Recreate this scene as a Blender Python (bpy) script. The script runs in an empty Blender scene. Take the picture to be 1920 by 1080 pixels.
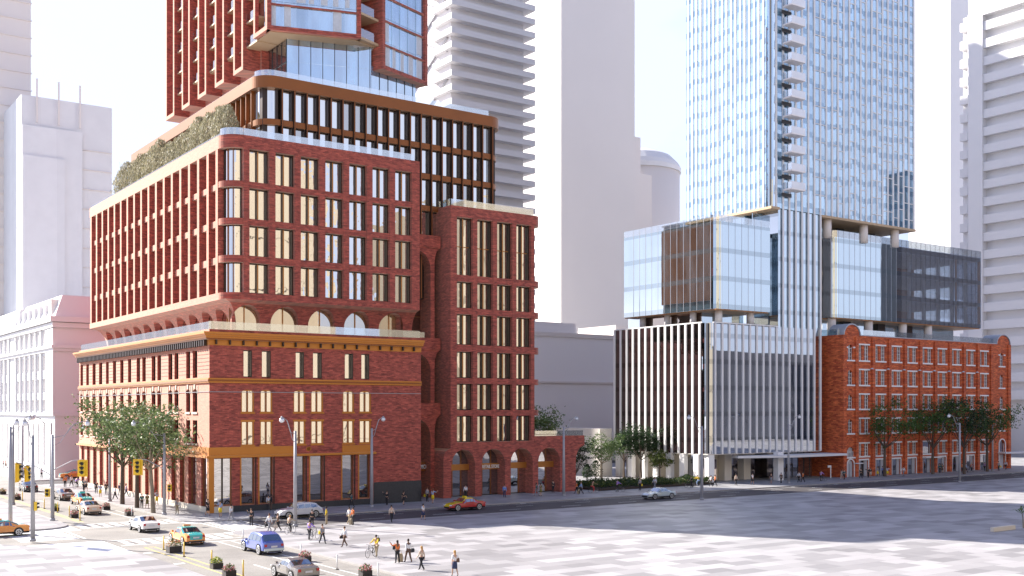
import bpy, bmesh, math, random
from mathutils import Vector, Matrix
random.seed(7)
R=math.radians; PI=math.pi
sc=bpy.context.scene; COL=sc.collection
# ------------------------------------------------------------------ camera
HZ=767.5; FP=2050.0; HC=11.5
CX,CY=-42.847,-117.898
_n=math.hypot(2880,2050); AX,AZ=2880/_n,2050/_n; BX,BZ=-AZ,AX
def ray(u,v):
    x=(u-960)/FP; return (x*AX+AZ, x*BX+BZ, (HZ-v)/FP)
def onX(X,u,v=HZ):
    d=ray(u,v);t=(X-CX)/d[0];return (X,CY+t*d[1],HC+t*d[2])
def onY(Y,u,v=HZ):
    d=ray(u,v);t=(Y-CY)/d[1];return (CX+t*d[0],Y,HC+t*d[2])
def onZ(u,v,z=0.0):
    d=ray(u,v);t=(z-HC)/d[2];return (CX+t*d[0],CY+t*d[1],z)
cd=bpy.data.cameras.new('camera'); cam=bpy.data.objects.new('camera',cd); COL.objects.link(cam)
cam.location=(CX,CY,HC); cam.rotation_euler=(R(90),0,-math.atan2(AZ,AX))
cd.sensor_width=36; cd.lens=FP/1920*36; cd.shift_y=(HZ-540)/1920; cd.clip_end=3000; cd.clip_start=1
sc.camera=cam
sc.view_settings.view_transform='Standard'; sc.view_settings.look='None'
sc.view_settings.exposure=EXPOSURE=1.42
sc.view_settings.gamma=1
# ------------------------------------------------------------------ light
SUN_AZ=R(117.5); SUN_EL=R(32)     # azimuth measured from +X towards +Y
W=bpy.data.worlds.new('World'); sc.world=W; W.use_nodes=True
nt=W.node_tree; bg=nt.nodes['Background']
sky=nt.nodes.new('ShaderNodeTexSky'); sky.sky_type='NISHITA'; sky.sun_disc=False
sky.sun_elevation=SUN_EL; sky.sun_rotation=PI/2-SUN_AZ; sky.air_density=1.0; sky.dust_density=2.2; sky.ozone_density=1.5
tc=nt.nodes.new('ShaderNodeTexCoord'); mp=nt.nodes.new('ShaderNodeMapping'); mp.inputs['Scale'].default_value=(1,1,2.2)
nz=nt.nodes.new('ShaderNodeTexNoise'); nz.inputs['Scale'].default_value=1.6; nz.inputs['Detail'].default_value=6; nz.inputs['Roughness'].default_value=.55
cr=nt.nodes.new('ShaderNodeValToRGB'); cr.color_ramp.elements[0].position=.22; cr.color_ramp.elements[1].position=.55
mx=nt.nodes.new('ShaderNodeMix'); mx.data_type='RGBA'
mx.inputs[7].default_value=(7.6,8.3,10.3,1)
ml=nt.nodes.new('ShaderNodeMath'); ml.operation='MULTIPLY'; ml.inputs[1].default_value=.88
nt.links.new(tc.outputs['Generated'],mp.inputs[0]); nt.links.new(mp.outputs[0],nz.inputs['Vector']); nt.links.new(nz.outputs['Fac'],cr.inputs[0])
sz=nt.nodes.new('ShaderNodeSeparateXYZ'); nt.links.new(tc.outputs['Generated'],sz.inputs[0]); me_=nt.nodes.new('ShaderNodeMapRange'); me_.inputs[1].default_value=.36; me_.inputs[2].default_value=.72; me_.inputs[3].default_value=1; me_.inputs[4].default_value=.06; nt.links.new(sz.outputs[2],me_.inputs[0]); mm=nt.nodes.new('ShaderNodeMath'); mm.operation='MULTIPLY'; nt.links.new(cr.outputs[0],mm.inputs[0]); nt.links.new(me_.outputs[0],mm.inputs[1])
nt.links.new(mm.outputs[0],ml.inputs[0]); nt.links.new(ml.outputs[0],mx.inputs[0]); vm_=nt.nodes.new('ShaderNodeVectorMath'); vm_.operation='MULTIPLY'; vm_.inputs[1].default_value=(1.16,1.27,1.8); nt.links.new(sky.outputs[0],vm_.inputs[0]); nt.links.new(vm_.outputs[0],mx.inputs[6]); nt.links.new(mx.outputs[2],bg.inputs[0])
bg.inputs[1].default_value=.0505
sd=bpy.data.lights.new('sun','SUN'); sd.energy=5; sd.angle=R(.5); sd.color=(1,.93,.84)
so=bpy.data.objects.new('sun',sd); COL.objects.link(so)
sv=Vector((math.cos(SUN_EL)*math.cos(SUN_AZ),math.cos(SUN_EL)*math.sin(SUN_AZ),math.sin(SUN_EL)))
so.rotation_euler=sv.to_track_quat('Z','Y').to_euler(); so.location=(-60,60,120)
# ------------------------------------------------------------------ materials
MT={}
def nodes(name):
    m=bpy.data.materials.new(name); m.use_nodes=True; MT[name]=m
    return m,m.node_tree,m.node_tree.nodes['Principled BSDF']
def N(t,k,**kw):
    n=t.nodes.new(k)
    for a,b in kw.items():
        if a in n.inputs: n.inputs[a].default_value=b
        else: setattr(n,a,b)
    return n
def plain(name,col,rough=.6,metal=0.,spec=.5,var=.12,vs=.6,bump=0.):
    m,t,p=nodes(name)
    p.inputs['Roughness'].default_value=rough; p.inputs['Metallic'].default_value=metal; p.inputs['Specular IOR Level'].default_value=spec
    c=N(t,'ShaderNodeTexCoord'); n=N(t,'ShaderNodeTexNoise',Scale=vs,Detail=5.0)
    t.links.new(c.outputs['Object'],n.inputs['Vector'])
    r=N(t,'ShaderNodeMapRange'); r.inputs[3].default_value=1-var; r.inputs[4].default_value=1+var
    t.links.new(n.outputs['Fac'],r.inputs[0])
    v=N(t,'ShaderNodeVectorMath',operation='SCALE'); v.inputs[0].default_value=col[:3]
    t.links.new(r.outputs[0],v.inputs['Scale']); t.links.new(v.outputs[0],p.inputs['Base Color'])
    if bump:
        b=N(t,'ShaderNodeBump',Strength=bump,Distance=.05); n2=N(t,'ShaderNodeTexNoise',Scale=vs*20,Detail=4.0)
        t.links.new(c.outputs['Object'],n2.inputs['Vector']); t.links.new(n2.outputs['Fac'],b.inputs['Height']); t.links.new(b.outputs[0],p.inputs['Normal'])
    return m
def brick(name,c1,c2,mortar,rough=.55,w=.62,h=.17,spec=.6,dark=(.5,1.35),sheen=0.):
    m,t,p=nodes(name)
    c=N(t,'ShaderNodeTexCoord'); s=N(t,'ShaderNodeSeparateXYZ'); a=N(t,'ShaderNodeMath',operation='ADD'); k=N(t,'ShaderNodeCombineXYZ')
    t.links.new(c.outputs['Object'],s.inputs[0]); t.links.new(s.outputs[0],a.inputs[0]); t.links.new(s.outputs[1],a.inputs[1])
    t.links.new(a.outputs[0],k.inputs[0]); t.links.new(s.outputs[2],k.inputs[1])
    b=N(t,'ShaderNodeTexBrick',Scale=1.0); b.inputs['Color1'].default_value=c1+(1,); b.inputs['Color2'].default_value=c2+(1,); b.inputs['Mortar'].default_value=mortar+(1,)
    b.inputs['Mortar Size'].default_value=.018; b.inputs['Brick Width'].default_value=w; b.inputs['Row Height'].default_value=h; b.inputs['Bias'].default_value=-.1
    t.links.new(k.outputs[0],b.inputs['Vector'])
    mp=N(t,'ShaderNodeMapping'); mp.inputs['Scale'].default_value=(.9,3.2,1); t.links.new(k.outputs[0],mp.inputs[0])
    n=N(t,'ShaderNodeTexNoise',Scale=1.1,Detail=8.0,Roughness=.75); t.links.new(mp.outputs[0],n.inputs['Vector'])
    r=N(t,'ShaderNodeMapRange'); r.inputs[1].default_value=.3; r.inputs[2].default_value=.7; r.inputs[3].default_value=dark[0]; r.inputs[4].default_value=dark[1]
    t.links.new(n.outputs['Fac'],r.inputs[0])
    v=N(t,'ShaderNodeVectorMath',operation='SCALE'); t.links.new(b.outputs['Color'],v.inputs[0]); t.links.new(r.outputs[0],v.inputs['Scale'])
    t.links.new(v.outputs[0],p.inputs['Base Color']); p.inputs['Roughness'].default_value=rough; p.inputs['Specular IOR Level'].default_value=spec
    p.inputs['Sheen Weight'].default_value=sheen; p.inputs['Sheen Roughness'].default_value=.45; p.inputs['Sheen Tint'].default_value=(1,.80,.62,1)
    bp=N(t,'ShaderNodeBump',Strength=.25,Distance=.03); t.links.new(n.outputs['Fac'],bp.inputs['Height']); t.links.new(bp.outputs[0],p.inputs['Normal'])
    return m
def glass(name,inner,fac=.55,tint=(1,1,1),wave=.02,ws=.35,rough=.01,bands=None):
    """opaque looking pane: dark room colour under a wavy mirror coat"""
    m,t,p=nodes(name); out=t.nodes['Material Output']
    p.inputs['Base Color'].default_value=tuple(inner)+(1,); p.inputs['Roughness'].default_value=.6; p.inputs['Specular IOR Level'].default_value=.0
    g=N(t,'ShaderNodeBsdfGlossy',Roughness=rough); g.inputs['Color'].default_value=tuple(tint)+(1,)
    c=N(t,'ShaderNodeTexCoord'); geo=N(t,'ShaderNodeNewGeometry')
    n=N(t,'ShaderNodeTexNoise',Scale=ws,Detail=2.0); t.links.new(geo.outputs['Position'],n.inputs['Vector'])
    b=N(t,'ShaderNodeBump',Strength=1.0,Distance=wave); t.links.new(n.outputs['Fac'],b.inputs['Height']); t.links.new(b.outputs[0],g.inputs['Normal'])
    lw=N(t,'ShaderNodeFresnel',IOR=1.5); mr=N(t,'ShaderNodeMapRange'); mr.inputs[1].default_value=.04; mr.inputs[2].default_value=.8; mr.inputs[3].default_value=fac; mr.inputs[4].default_value=1
    t.links.new(lw.outputs[0],mr.inputs[0])
    mix=N(t,'ShaderNodeMixShader'); t.links.new(mr.outputs[0],mix.inputs[0]); t.links.new(p.outputs[0],mix.inputs[1]); t.links.new(g.outputs[0],mix.inputs[2]); t.links.new(mix.outputs[0],out.inputs[0])
    # vertical curtains / room variation
    mp=N(t,'ShaderNodeMapping'); mp.inputs['Scale'].default_value=(.7,.7,.12); t.links.new(geo.outputs['Position'],mp.inputs[0])
    n3=N(t,'ShaderNodeTexNoise',Scale=1.0,Detail=3.0); t.links.new(mp.outputs[0],n3.inputs['Vector'])
    r3=N(t,'ShaderNodeMapRange'); r3.inputs[1].default_value=.35; r3.inputs[2].default_value=.65; r3.inputs[3].default_value=.35; r3.inputs[4].default_value=1.7
    t.links.new(n3.outputs['Fac'],r3.inputs[0]); v=N(t,'ShaderNodeVectorMath',operation='SCALE'); v.inputs[0].default_value=inner; t.links.new(r3.outputs[0],v.inputs['Scale'])
    last=v.outputs[0]
    if bands:   # (period, start, height, colour, stagger): opaque spandrel strips behind the glass
        per,st,hh,bc,stag=bands
        s=N(t,'ShaderNodeSeparateXYZ'); t.links.new(geo.outputs['Position'],s.inputs[0])
        z=s.outputs[2]
        if stag:
            a=N(t,'ShaderNodeMath',operation='ADD'); t.links.new(s.outputs[0],a.inputs[0]); t.links.new(s.outputs[1],a.inputs[1])
            d=N(t,'ShaderNodeMath',operation='DIVIDE'); d.inputs[1].default_value=stag; t.links.new(a.outputs[0],d.inputs[0])
            f=N(t,'ShaderNodeMath',operation='FLOOR'); t.links.new(d.outputs[0],f.inputs[0])
            w=N(t,'ShaderNodeTexWhiteNoise',noise_dimensions='1D'); t.links.new(f.outputs[0],w.inputs['W'])
            q=N(t,'ShaderNodeMath',operation='MULTIPLY'); q.inputs[1].default_value=1.3; t.links.new(w.outputs[0],q.inputs[0])
            z2=N(t,'ShaderNodeMath',operation='ADD'); t.links.new(z,z2.inputs[0]); t.links.new(q.outputs[0],z2.inputs[1]); z=z2.outputs[0]
        su=N(t,'ShaderNodeMath',operation='SUBTRACT'); su.inputs[1].default_value=st; t.links.new(z,su.inputs[0])
        mo=N(t,'ShaderNodeMath',operation='FLOORED_MODULO'); mo.inputs[1].default_value=per; t.links.new(su.outputs[0],mo.inputs[0])
        lt=N(t,'ShaderNodeMath',operation='LESS_THAN'); lt.inputs[1].default_value=hh; t.links.new(mo.outputs[0],lt.inputs[0])
        mc=N(t,'ShaderNodeMix',data_type='RGBA'); mc.inputs[7].default_value=bc+(1,); t.links.new(lt.outputs[0],mc.inputs[0]); t.links.new(last,mc.inputs[6]); last=mc.outputs[2]
        # glossy tint slightly darker over strips
        mg=N(t,'ShaderNodeMix',data_type='RGBA'); mg.inputs[6].default_value=tuple(tint)+(1,); mg.inputs[7].default_value=tuple(x*.72 for x in tint)+(1,)
        t.links.new(lt.outputs[0],mg.inputs[0]); t.links.new(mg.outputs[2],g.inputs['Color'])
    t.links.new(last,p.inputs['Base Color'])
    return m
def clear(name,tint=(.85,.93,.95),a=.72):
    m,t,p=nodes(name); out=t.nodes['Material Output']; t.nodes.remove(p)
    tr=N(t,'ShaderNodeBsdfTransparent'); tr.inputs[0].default_value=tint+(1,)
    g=N(t,'ShaderNodeBsdfGlossy',Roughness=.02); mix=N(t,'ShaderNodeMixShader'); mix.inputs[0].default_value=1-a
    t.links.new(tr.outputs[0],mix.inputs[1]); t.links.new(g.outputs[0],mix.inputs[2]); t.links.new(mix.outputs[0],out.inputs[0])
brick('brick_red',(.49,.10,.066),(.225,.036,.028),(.28,.085,.06),rough=.85,spec=.5,w=.5,h=.15,sheen=.78,dark=(.35,1.5))
brick('brick_orange',(.72,.17,.055),(.36,.055,.025),(.33,.10,.05),w=.7,h=.22,rough=.7,spec=.3,dark=(.45,1.4))
plain('granite',(.03,.032,.038),.35,vs=6,var=.5)
plain('bronze',(.42,.17,.035),.38,.35,var=.15,vs=.3)
plain('bronze_deep',(.24,.075,.014),.38,.4,var=.2,vs=.3)
plain('bronze_dark',(.035,.02,.015),.4,.3)
plain('ochre',(.52,.19,.022),.42,.2,var=.15,vs=.4)
for _k,_s in (('ochre',.35),('bronze_deep',.4),('bronze',.3)):
    _p=MT[_k].node_tree.nodes['Principled BSDF']; _p.inputs['Sheen Weight'].default_value=_s; _p.inputs['Sheen Roughness'].default_value=.4; _p.inputs['Sheen Tint'].default_value=(1,.88,.7,1)
plain('dark_metal',(.025,.025,.028),.4)
plain('white_paint',(.78,.77,.76),.5,var=.05)
plain('stone_pale',(.88,.85,.84),.8,var=.04,vs=.05)
plain('stone_white',(.70,.69,.69),.7,var=.04,vs=.1)
plain('stone_grey',(.76,.70,.655),.75,var=.05,vs=.05)
plain('stone_warm',(.66,.62,.56),.7,var=.06,vs=.2)
plain('concrete',(.42,.41,.41),.8,var=.15,vs=.4)
plain('soffit',(.50,.36,.22),.6,var=.1)
plain('pole_grey',(.36,.36,.38),.6,.2,var=.15,vs=1.5)
plain('lamp_glass',(.75,.77,.8),.15,.2)
plain('yellow_paint',(.80,.52,.03),.45,var=.08)
plain('black_plastic',(.02,.02,.02),.5)
plain('bark',(.11,.08,.06),.85,var=.4,vs=5)
plain('bark_pale',(.24,.20,.15),.85,var=.3,vs=5)
plain('soil',(.05,.035,.025),.9,var=.3,vs=3)
plain('cream_wall',(.62,.56,.46),.7,var=.08,vs=.15)
plain('cream_beige',(.30,.262,.20),.75,var=.10,vs=.06)
plain('dark_slate',(.028,.03,.042),.7,var=.2,vs=.1)
plain('sidewalk',(.36,.355,.37),.8,var=.12,vs=.7)
plain('kerb',(.34,.325,.31),.8,var=.2,vs=1.5)
plain('road_white',(.72,.72,.70),.7,var=.25,vs=2)
plain('road_yellow',(.70,.55,.16),.7,var=.25,vs=2)
plain('door_grey',(.42,.42,.45),.5)
plain('roof_lead',(.40,.42,.46),.5,.2)
glass('glass_dark',(.018,.016,.018),.42,(.95,.93,.9),.015)
glass('glass_mirror',(.03,.028,.03),.72,(.97,.95,.92),.014,.4)
glass('glass_shop',(.05,.045,.045),.34,(.9,.9,.95),.01)
glass('glass_wavy',(.02,.018,.02),.70,(.97,.95,.92),.045,.55)
glass('glass_mid',(.04,.032,.03),.5,(.9,.87,.84),.02,.5)
glass('glass_brown',(.03,.014,.01),.38,(.85,.75,.7),.02)
glass('glass_blue',(.12,.26,.40),.58,(.86,.94,1.),.01,.3)
glass('glass_home',(.16,.24,.36),.50,(.80,.92,1.),.006,.2)
glass('curtain_tower',(.20,.36,.50),.50,(.84,.94,1.),.0005,.2,bands=(3.0,.4,.95,(.08,.22,.38),1.5))
glass('curtain_box',(.05,.07,.09),.66,(.84,.93,.97),.008,.12,bands=(4.4,26.9+.35,.78,(.10,.15,.19),0))
glass('curtain_strip',(.10,.17,.22),.62,(.86,.94,1.),.006,.15,bands=(4.35,1.05,.72,(.09,.15,.2),0))
glass('fin_dark_reflect',(.012,.008,.008),.16,(.8,.75,.72),.01,bands=(4.1,2.2,.75,(.004,.004,.004),0))  # west fin glass: dark brick reflection painted in, mirror turned down
glass('fin_glass',(.012,.011,.013),.58,(.86,.9,.95),.008,.12,bands=(4.1,2.2,.75,(.012,.012,.016),0))
clear('wing_glass',(.78,.84,.92),.66); glass('glass_warmlit',(.30,.19,.08),.5,(1,.95,.88),.01); clear('rail_glass'); clear('rail_bright',(.9,.95,.98),.55)  # arcade panes: warm light and golden reflection put into the room colour
plain('slab_dark',(.03,.04,.07),.4); plain('slab_warm',(.45,.14,.04),.6)
plain('pane_pale',(.45,.47,.52),.2)
plain('pane_white',(.82,.84,.88),.15)
# paving of long pale slabs
def paving(name,base,lo,hi,bw,rh,rough=.55,spec=.5):
    m,t,p=nodes(name); g=N(t,'ShaderNodeNewGeometry')
    b=N(t,'ShaderNodeTexBrick',Scale=1.0); b.offset=.37; b.offset_frequency=2
    b.inputs['Color1'].default_value=(lo,lo,lo,1); b.inputs['Color2'].default_value=(hi,hi,hi,1); b.inputs['Mortar'].default_value=(lo*.86,)*3+(1,)
    b.inputs['Mortar Size'].default_value=.012; b.inputs['Brick Width'].default_value=bw; b.inputs['Row Height'].default_value=rh
    t.links.new(g.outputs['Position'],b.inputs['Vector'])
    b2=N(t,'ShaderNodeTexBrick',Scale=1.0); b2.offset=.5; b2.inputs['Color1'].default_value=(.95,.95,.95,1); b2.inputs['Color2'].default_value=(1.05,1.05,1.05,1); b2.inputs['Mortar'].default_value=(1,1,1,1)
    b2.inputs['Mortar Size'].default_value=0; b2.inputs['Brick Width'].default_value=bw*2.3; b2.inputs['Row Height'].default_value=rh*2
    t.links.new(g.outputs['Position'],b2.inputs['Vector'])
    n=N(t,'ShaderNodeTexNoise',Scale=.35,Detail=6.0); t.links.new(g.outputs['Position'],n.inputs['Vector'])
    r=N(t,'ShaderNodeMapRange'); r.inputs[3].default_value=.93; r.inputs[4].default_value=1.07; t.links.new(n.outputs['Fac'],r.inputs[0])
    v=N(t,'ShaderNodeVectorMath',operation='MULTIPLY'); t.links.new(b.outputs['Color'],v.inputs[0]); t.links.new(b2.outputs['Color'],v.inputs[1])
    v2=N(t,'ShaderNodeVectorMath',operation='SCALE'); t.links.new(v.outputs[0],v2.inputs[0]); t.links.new(r.outputs[0],v2.inputs['Scale'])
    v3=N(t,'ShaderNodeVectorMath',operation='MULTIPLY'); t.links.new(v2.outputs[0],v3.inputs[0]); v3.inputs[1].default_value=base
    t.links.new(v3.outputs[0],p.inputs['Base Color']); p.inputs['Roughness'].default_value=rough; p.inputs['Specular IOR Level'].default_value=spec
paving('plaza',(1,.97,.98),.22,.41,2.6,1.55)
paving('footway',(1,1,1.02),.24,.36,1.5,1.5)
paving('clad',(1,1,1),.68,.74,9,3.4,.8,.2)
m,t,p=nodes('asphalt'); g=N(t,'ShaderNodeNewGeometry'); n=N(t,'ShaderNodeTexNoise',Scale=8.0,Detail=8.0); n2=N(t,'ShaderNodeTexNoise',Scale=.25,Detail=6.0)
t.links.new(g.outputs['Position'],n.inputs['Vector']); t.links.new(g.outputs['Position'],n2.inputs['Vector'])
a=N(t,'ShaderNodeMath',operation='ADD'); t.links.new(n.outputs[0],a.inputs[0]); t.links.new(n2.outputs[0],a.inputs[1])
r=N(t,'ShaderNodeMapRange'); r.inputs[1].default_value=.7; r.inputs[2].default_value=1.3; r.inputs[3].default_value=.7; r.inputs[4].default_value=1.35; t.links.new(a.outputs[0],r.inputs[0])
v=N(t,'ShaderNodeVectorMath',operation='SCALE'); v.inputs[0].default_value=(.058,.053,.056); t.links.new(r.outputs[0],v.inputs['Scale']); t.links.new(v.outputs[0],p.inputs['Base Color']); p.inputs['Roughness'].default_value=.75
m2=m.copy(); m2.name='asphalt_sunlit'; MT['asphalt_sunlit']=m2; [setattr(q.inputs[0],'default_value',(.215,.20,.178)) for q in m2.node_tree.nodes if q.bl_idname=='ShaderNodeVectorMath']  # brighter asphalt copy: sunshine on the open road is put into its colour
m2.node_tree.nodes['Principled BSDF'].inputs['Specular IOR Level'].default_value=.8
def leafmat(name,c1,c2):
    m,t,p=nodes(name); o=N(t,'ShaderNodeNewGeometry'); cr=N(t,'ShaderNodeValToRGB'); cr.color_ramp.elements[0].color=c1+(1,); cr.color_ramp.elements[1].color=c2+(1,)
    t.links.new(o.outputs['Random Per Island'],cr.inputs[0]); t.links.new(cr.outputs[0],p.inputs['Base Color']); p.inputs['Roughness'].default_value=.55; p.inputs['Specular IOR Level'].default_value=.3
    tr=N(t,'ShaderNodeBsdfTranslucent'); t.links.new(cr.outputs[0],tr.inputs[0]); mix=N(t,'ShaderNodeMixShader'); mix.inputs[0].default_value=.3
    t.links.new(p.outputs[0],mix.inputs[1]); t.links.new(tr.outputs[0],mix.inputs[2]); t.links.new(mix.outputs[0],t.nodes['Material Output'].inputs[0])
leafmat('leaf_green',(.035,.085,.02),(.11,.19,.045)); leafmat('leaf_dark',(.012,.035,.014),(.045,.085,.03)); leafmat('leaf_olive',(.18,.18,.10),(.48,.44,.31)); leafmat('leaf_street',(.06,.10,.035),(.20,.26,.11)); leafmat('leaf_fresh',(.07,.13,.035),(.17,.23,.09))
leafmat('leaf_bush',(.02,.045,.015),(.13,.16,.03)); leafmat('petal_pink',(.55,.10,.18),(.75,.35,.35)); leafmat('petal_mix',(.5,.08,.12),(.75,.55,.2)); leafmat('petal_yellow',(.6,.5,.08),(.35,.45,.1))
# ------------------------------------------------------------------ mesh helpers
def S(Y): return lambda u,d,z:(u,Y+d,z)
def Wf(X): return lambda u,d,z:(X+d,u,z)
def Af(ox,oy,deg):
    c,s=math.cos(R(deg)),math.sin(R(deg)); return lambda u,d,z:(ox+u*c-d*s,oy+u*s+d*c,z)
WP=lambda u,d,z:(u,d,z)
class MB:
    def __init__(s): s.v=[];s.f=[];s.m=[];s.mats=[]
    def mi(s,m):
        if m not in s.mats: s.mats.append(m)
        return s.mats.index(m)
    def quad(s,pts,m):
        i=len(s.v); s.v+= [tuple(p) for p in pts]; s.f.append(tuple(range(i,i+len(pts)))); s.m.append(s.mi(m))
    def box(s,P,u0,u1,d0,d1,z0,z1,m):
        i=len(s.v); s.v+=[P(u,d,z) for z in (z0,z1) for d in (d0,d1) for u in (u0,u1)]
        k=s.mi(m)
        for f in ((0,2,3,1),(4,5,7,6),(0,1,5,4),(2,6,7,3),(0,4,6,2),(1,3,7,5)):
            s.f.append(tuple(i+q for q in f)); s.m.append(k)
    def b(s,x0,x1,y0,y1,z0,z1,m): s.box(WP,x0,x1,y0,y1,z0,z1,m)
    def rings(s,rs,m,close=True,caps=True):
        """rs: list of rings (lists of points, same count)"""
        n=len(rs[0]); i=len(s.v); k=s.mi(m)
        for r in rs: s.v+=[tuple(p) for p in r]
        for a in range(len(rs)-1):
            for b in range(n if close else n-1):
                c=(b+1)%n; s.f.append((i+a*n+b,i+a*n+c,i+(a+1)*n+c,i+(a+1)*n+b)); s.m.append(k)
        if caps and close:
            s.f.append(tuple(i+q for q in range(n))[::-1]); s.m.append(k)
            s.f.append(tuple(i+(len(rs)-1)*n+q for q in range(n))); s.m.append(k)
    def tube(s,pts,rad,m,n=8):
        pts=[Vector(p) for p in pts]; rs=[]
        if not isinstance(rad,(list,tuple)): rad=[rad]*len(pts)
        for j,p in enumerate(pts):
            a=pts[max(0,j-1)]; b=pts[min(len(pts)-1,j+1)]; d=(b-a).normalized()
            x=d.orthogonal().normalized() if abs(d.z)<.95 else Vector((1,0,0)); y=d.cross(x).normalized(); x=y.cross(d)
            rs.append([p+x*(rad[j]*math.cos(2*PI*q/n))+y*(rad[j]*math.sin(2*PI*q/n)) for q in range(n)])
        s.rings(rs,m)
    def ball(s,c,r,m,n=8,k=6):
        if not isinstance(r,(tuple,list)): r=(r,r,r)
        rs=[]
        for j in range(k+1):
            a=-PI/2+PI*j/k; q=max(.02,math.cos(a))
            rs.append([(c[0]+r[0]*q*math.cos(2*PI*b/n),c[1]+r[1]*q*math.sin(2*PI*b/n),c[2]+r[2]*math.sin(a)) for b in range(n)])
        s.rings(rs,m)
    def arc(s,cx,cy,ri,ro,a0,a1,z0,z1,m,n=8):
        rs=[]
        for j in range(n+1):
            a=R(a0+(a1-a0)*j/n); c,q=math.cos(a),math.sin(a)
            rs.append([(cx+ri*c,cy+ri*q,z0),(cx+ro*c,cy+ro*q,z0),(cx+ro*c,cy+ro*q,z1),(cx+ri*c,cy+ri*q,z1)])
        s.rings(rs,m)
    def wall(s,P,u0,u1,z0,z1,holes,depth,m,mr=None):
        us=sorted({u0,u1,*[h[0] for h in holes],*[h[1] for h in holes]}); zs=sorted({z0,z1,*[h[2] for h in holes],*[h[3] for h in holes]})
        for a,b in zip(us,us[1:]):
            if b<=u0 or a>=u1: continue
            run=None
            for c,d in zip(zs,zs[1:]):
                uc,zc=(a+b)/2,(c+d)/2
                if c<z0 or d>z1 or any(h[0]<uc<h[1] and h[2]<zc<h[3] for h in holes):
                    if run: s.quad([P(a,0,run[0]),P(b,0,run[0]),P(b,0,run[1]),P(a,0,run[1])],m); run=None
                else: run=(run[0],d) if run else (c,d)
            if run: s.quad([P(a,0,run[0]),P(b,0,run[0]),P(b,0,run[1]),P(a,0,run[1])],m)
        mr=mr or m
        for h in holes:
            a,b,c,d=h[:4]
            for p,q in (((a,c),(a,d)),((b,c),(b,d)),((a,c),(b,c)),((a,d),(b,d))):
                s.quad([P(p[0],0,p[1]),P(q[0],0,q[1]),P(q[0],depth,q[1]),P(p[0],depth,p[1])],mr)
            if len(h)>4:   # arched head: spring height h[4]
                sp=h[4]; uc=(a+b)/2; w=(b-a)/2; n=8
                for sg in (-1,1):
                    pr=None
                    for j in range(n+1):
                        t=PI/2*j/n; pt=(uc+sg*w*math.cos(t),sp+(d-sp)*math.sin(t))
                        if pr:
                            s.quad([P(pr[0],.004,pr[1]),P(pt[0],.004,pt[1]),P(pt[0],.004,d),P(pr[0],.004,d)],m)
                            s.quad([P(pr[0],0,pr[1]),P(pt[0],0,pt[1]),P(pt[0],depth,pt[1]),P(pr[0],depth,pr[1])],mr)
                        pr=pt
    def arcade(s,P,u0,u1,z0,z1,bays,dfun,dg,m,le=None,re=None,rows=14,mr=None):
        """bays: (a,b,spring,apex) arched openings cut through a face whose inset is dfun(z)"""
        zs=[z0+(z1-z0)*j/rows for j in range(rows+1)]
        ap=sorted({b[3] for b in bays}|{b[2] for b in bays}|set(zs)|{b[3]-.08*(b[3]-b[2]) for b in bays})
        le=le or (lambda z:u0); re=re or (lambda z:u1)
        def op(b,z):
            a,c,sp,t=b; uc=(a+c)/2; w=(c-a)/2
            if z<=sp: return a,c
            if z>=t: return uc,uc
            q=math.sqrt(max(0,1-((z-sp)/(t-sp))**2)); return uc-w*q,uc+w*q
        for z,y in zip(ap,ap[1:]):
            A=[le(z)];B=[le(y)]
            for b in bays: A+=op(b,z); B+=op(b,y)
            A.append(re(z)); B.append(re(y)); d0,d1=dfun(z),dfun(y)
            for j in range(0,len(A),2):
                s.quad([P(A[j],d0,z),P(A[j+1],d0,z),P(B[j+1],d1,y),P(B[j],d1,y)],m)
            for j in range(1,len(A)-1):
                if z<bays[(j-1)//2][3]: s.quad([P(A[j],d0,z),P(B[j],d1,y),P(B[j],dg,y),P(A[j],dg,z)],mr or m)
    def each(s,name,parent,cnt=8,limit=9999):
        """every box gathered so far becomes a part of its own"""
        if len(s.v)>cnt*limit:
            q=MB(); q.v=s.v[cnt*limit:]; q.mats=s.mats; q.f=[tuple(k-cnt*limit for k in f) for f in s.f[limit*6:]]; q.m=s.m[limit*6:]; tag(q.build(name,parent),kind='stuff'); s.v=s.v[:cnt*limit]
        for i in range(0,len(s.v),cnt):
            q=MB(); q.v=s.v[i:i+cnt]; q.mats=s.mats
            q.f=[tuple(k-i for k in f) for f in s.f[i//cnt*6:i//cnt*6+6]]; q.m=s.m[i//cnt*6:i//cnt*6+6]
            q.build(name,parent)
    def build(s,name,parent=None,smooth=False,loc=None,mats=None):
        me=bpy.data.meshes.new(name); me.from_pydata(s.v,[],s.f)
        for m in (mats or s.mats): me.materials.append(MT[m] if isinstance(m,str) else m)
        me.polygons.foreach_set('material_index',s.m)
        if smooth: me.polygons.foreach_set('use_smooth',[True]*len(s.f))
        me.update(); o=bpy.data.objects.new(name,me); COL.objects.link(o)
        if loc is not None: o.location=loc
        if parent is not None: adopt(o,parent)
        return o
def wloc(o):
    v=Vector(o.location)
    while o.parent: o=o.parent; v+=o.location
    return v
def adopt(o,parent):
    o.location=Vector(o.location)-wloc(parent); o.parent=parent
def tag(o,label=None,cat=None,group=None,kind=None):
    if label: o['label']=label
    if cat: o['category']=cat
    if group: o['group']=group
    if kind: o['kind']=kind
    return o
def thing(name,label,cat,loc=(0,0,0),rz=0,group=None):
    o=bpy.data.objects.new(name,None); COL.objects.link(o); o.location=loc; o.rotation_euler=(0,0,rz); o.empty_display_size=.5
    return tag(o,label,cat,group)
def copy_tree(o,parent=None):
    c=o.copy(); COL.objects.link(c)
    if parent is not None: c.parent=parent
    for ch in list(o.children): copy_tree(ch,c)
    return c
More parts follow.
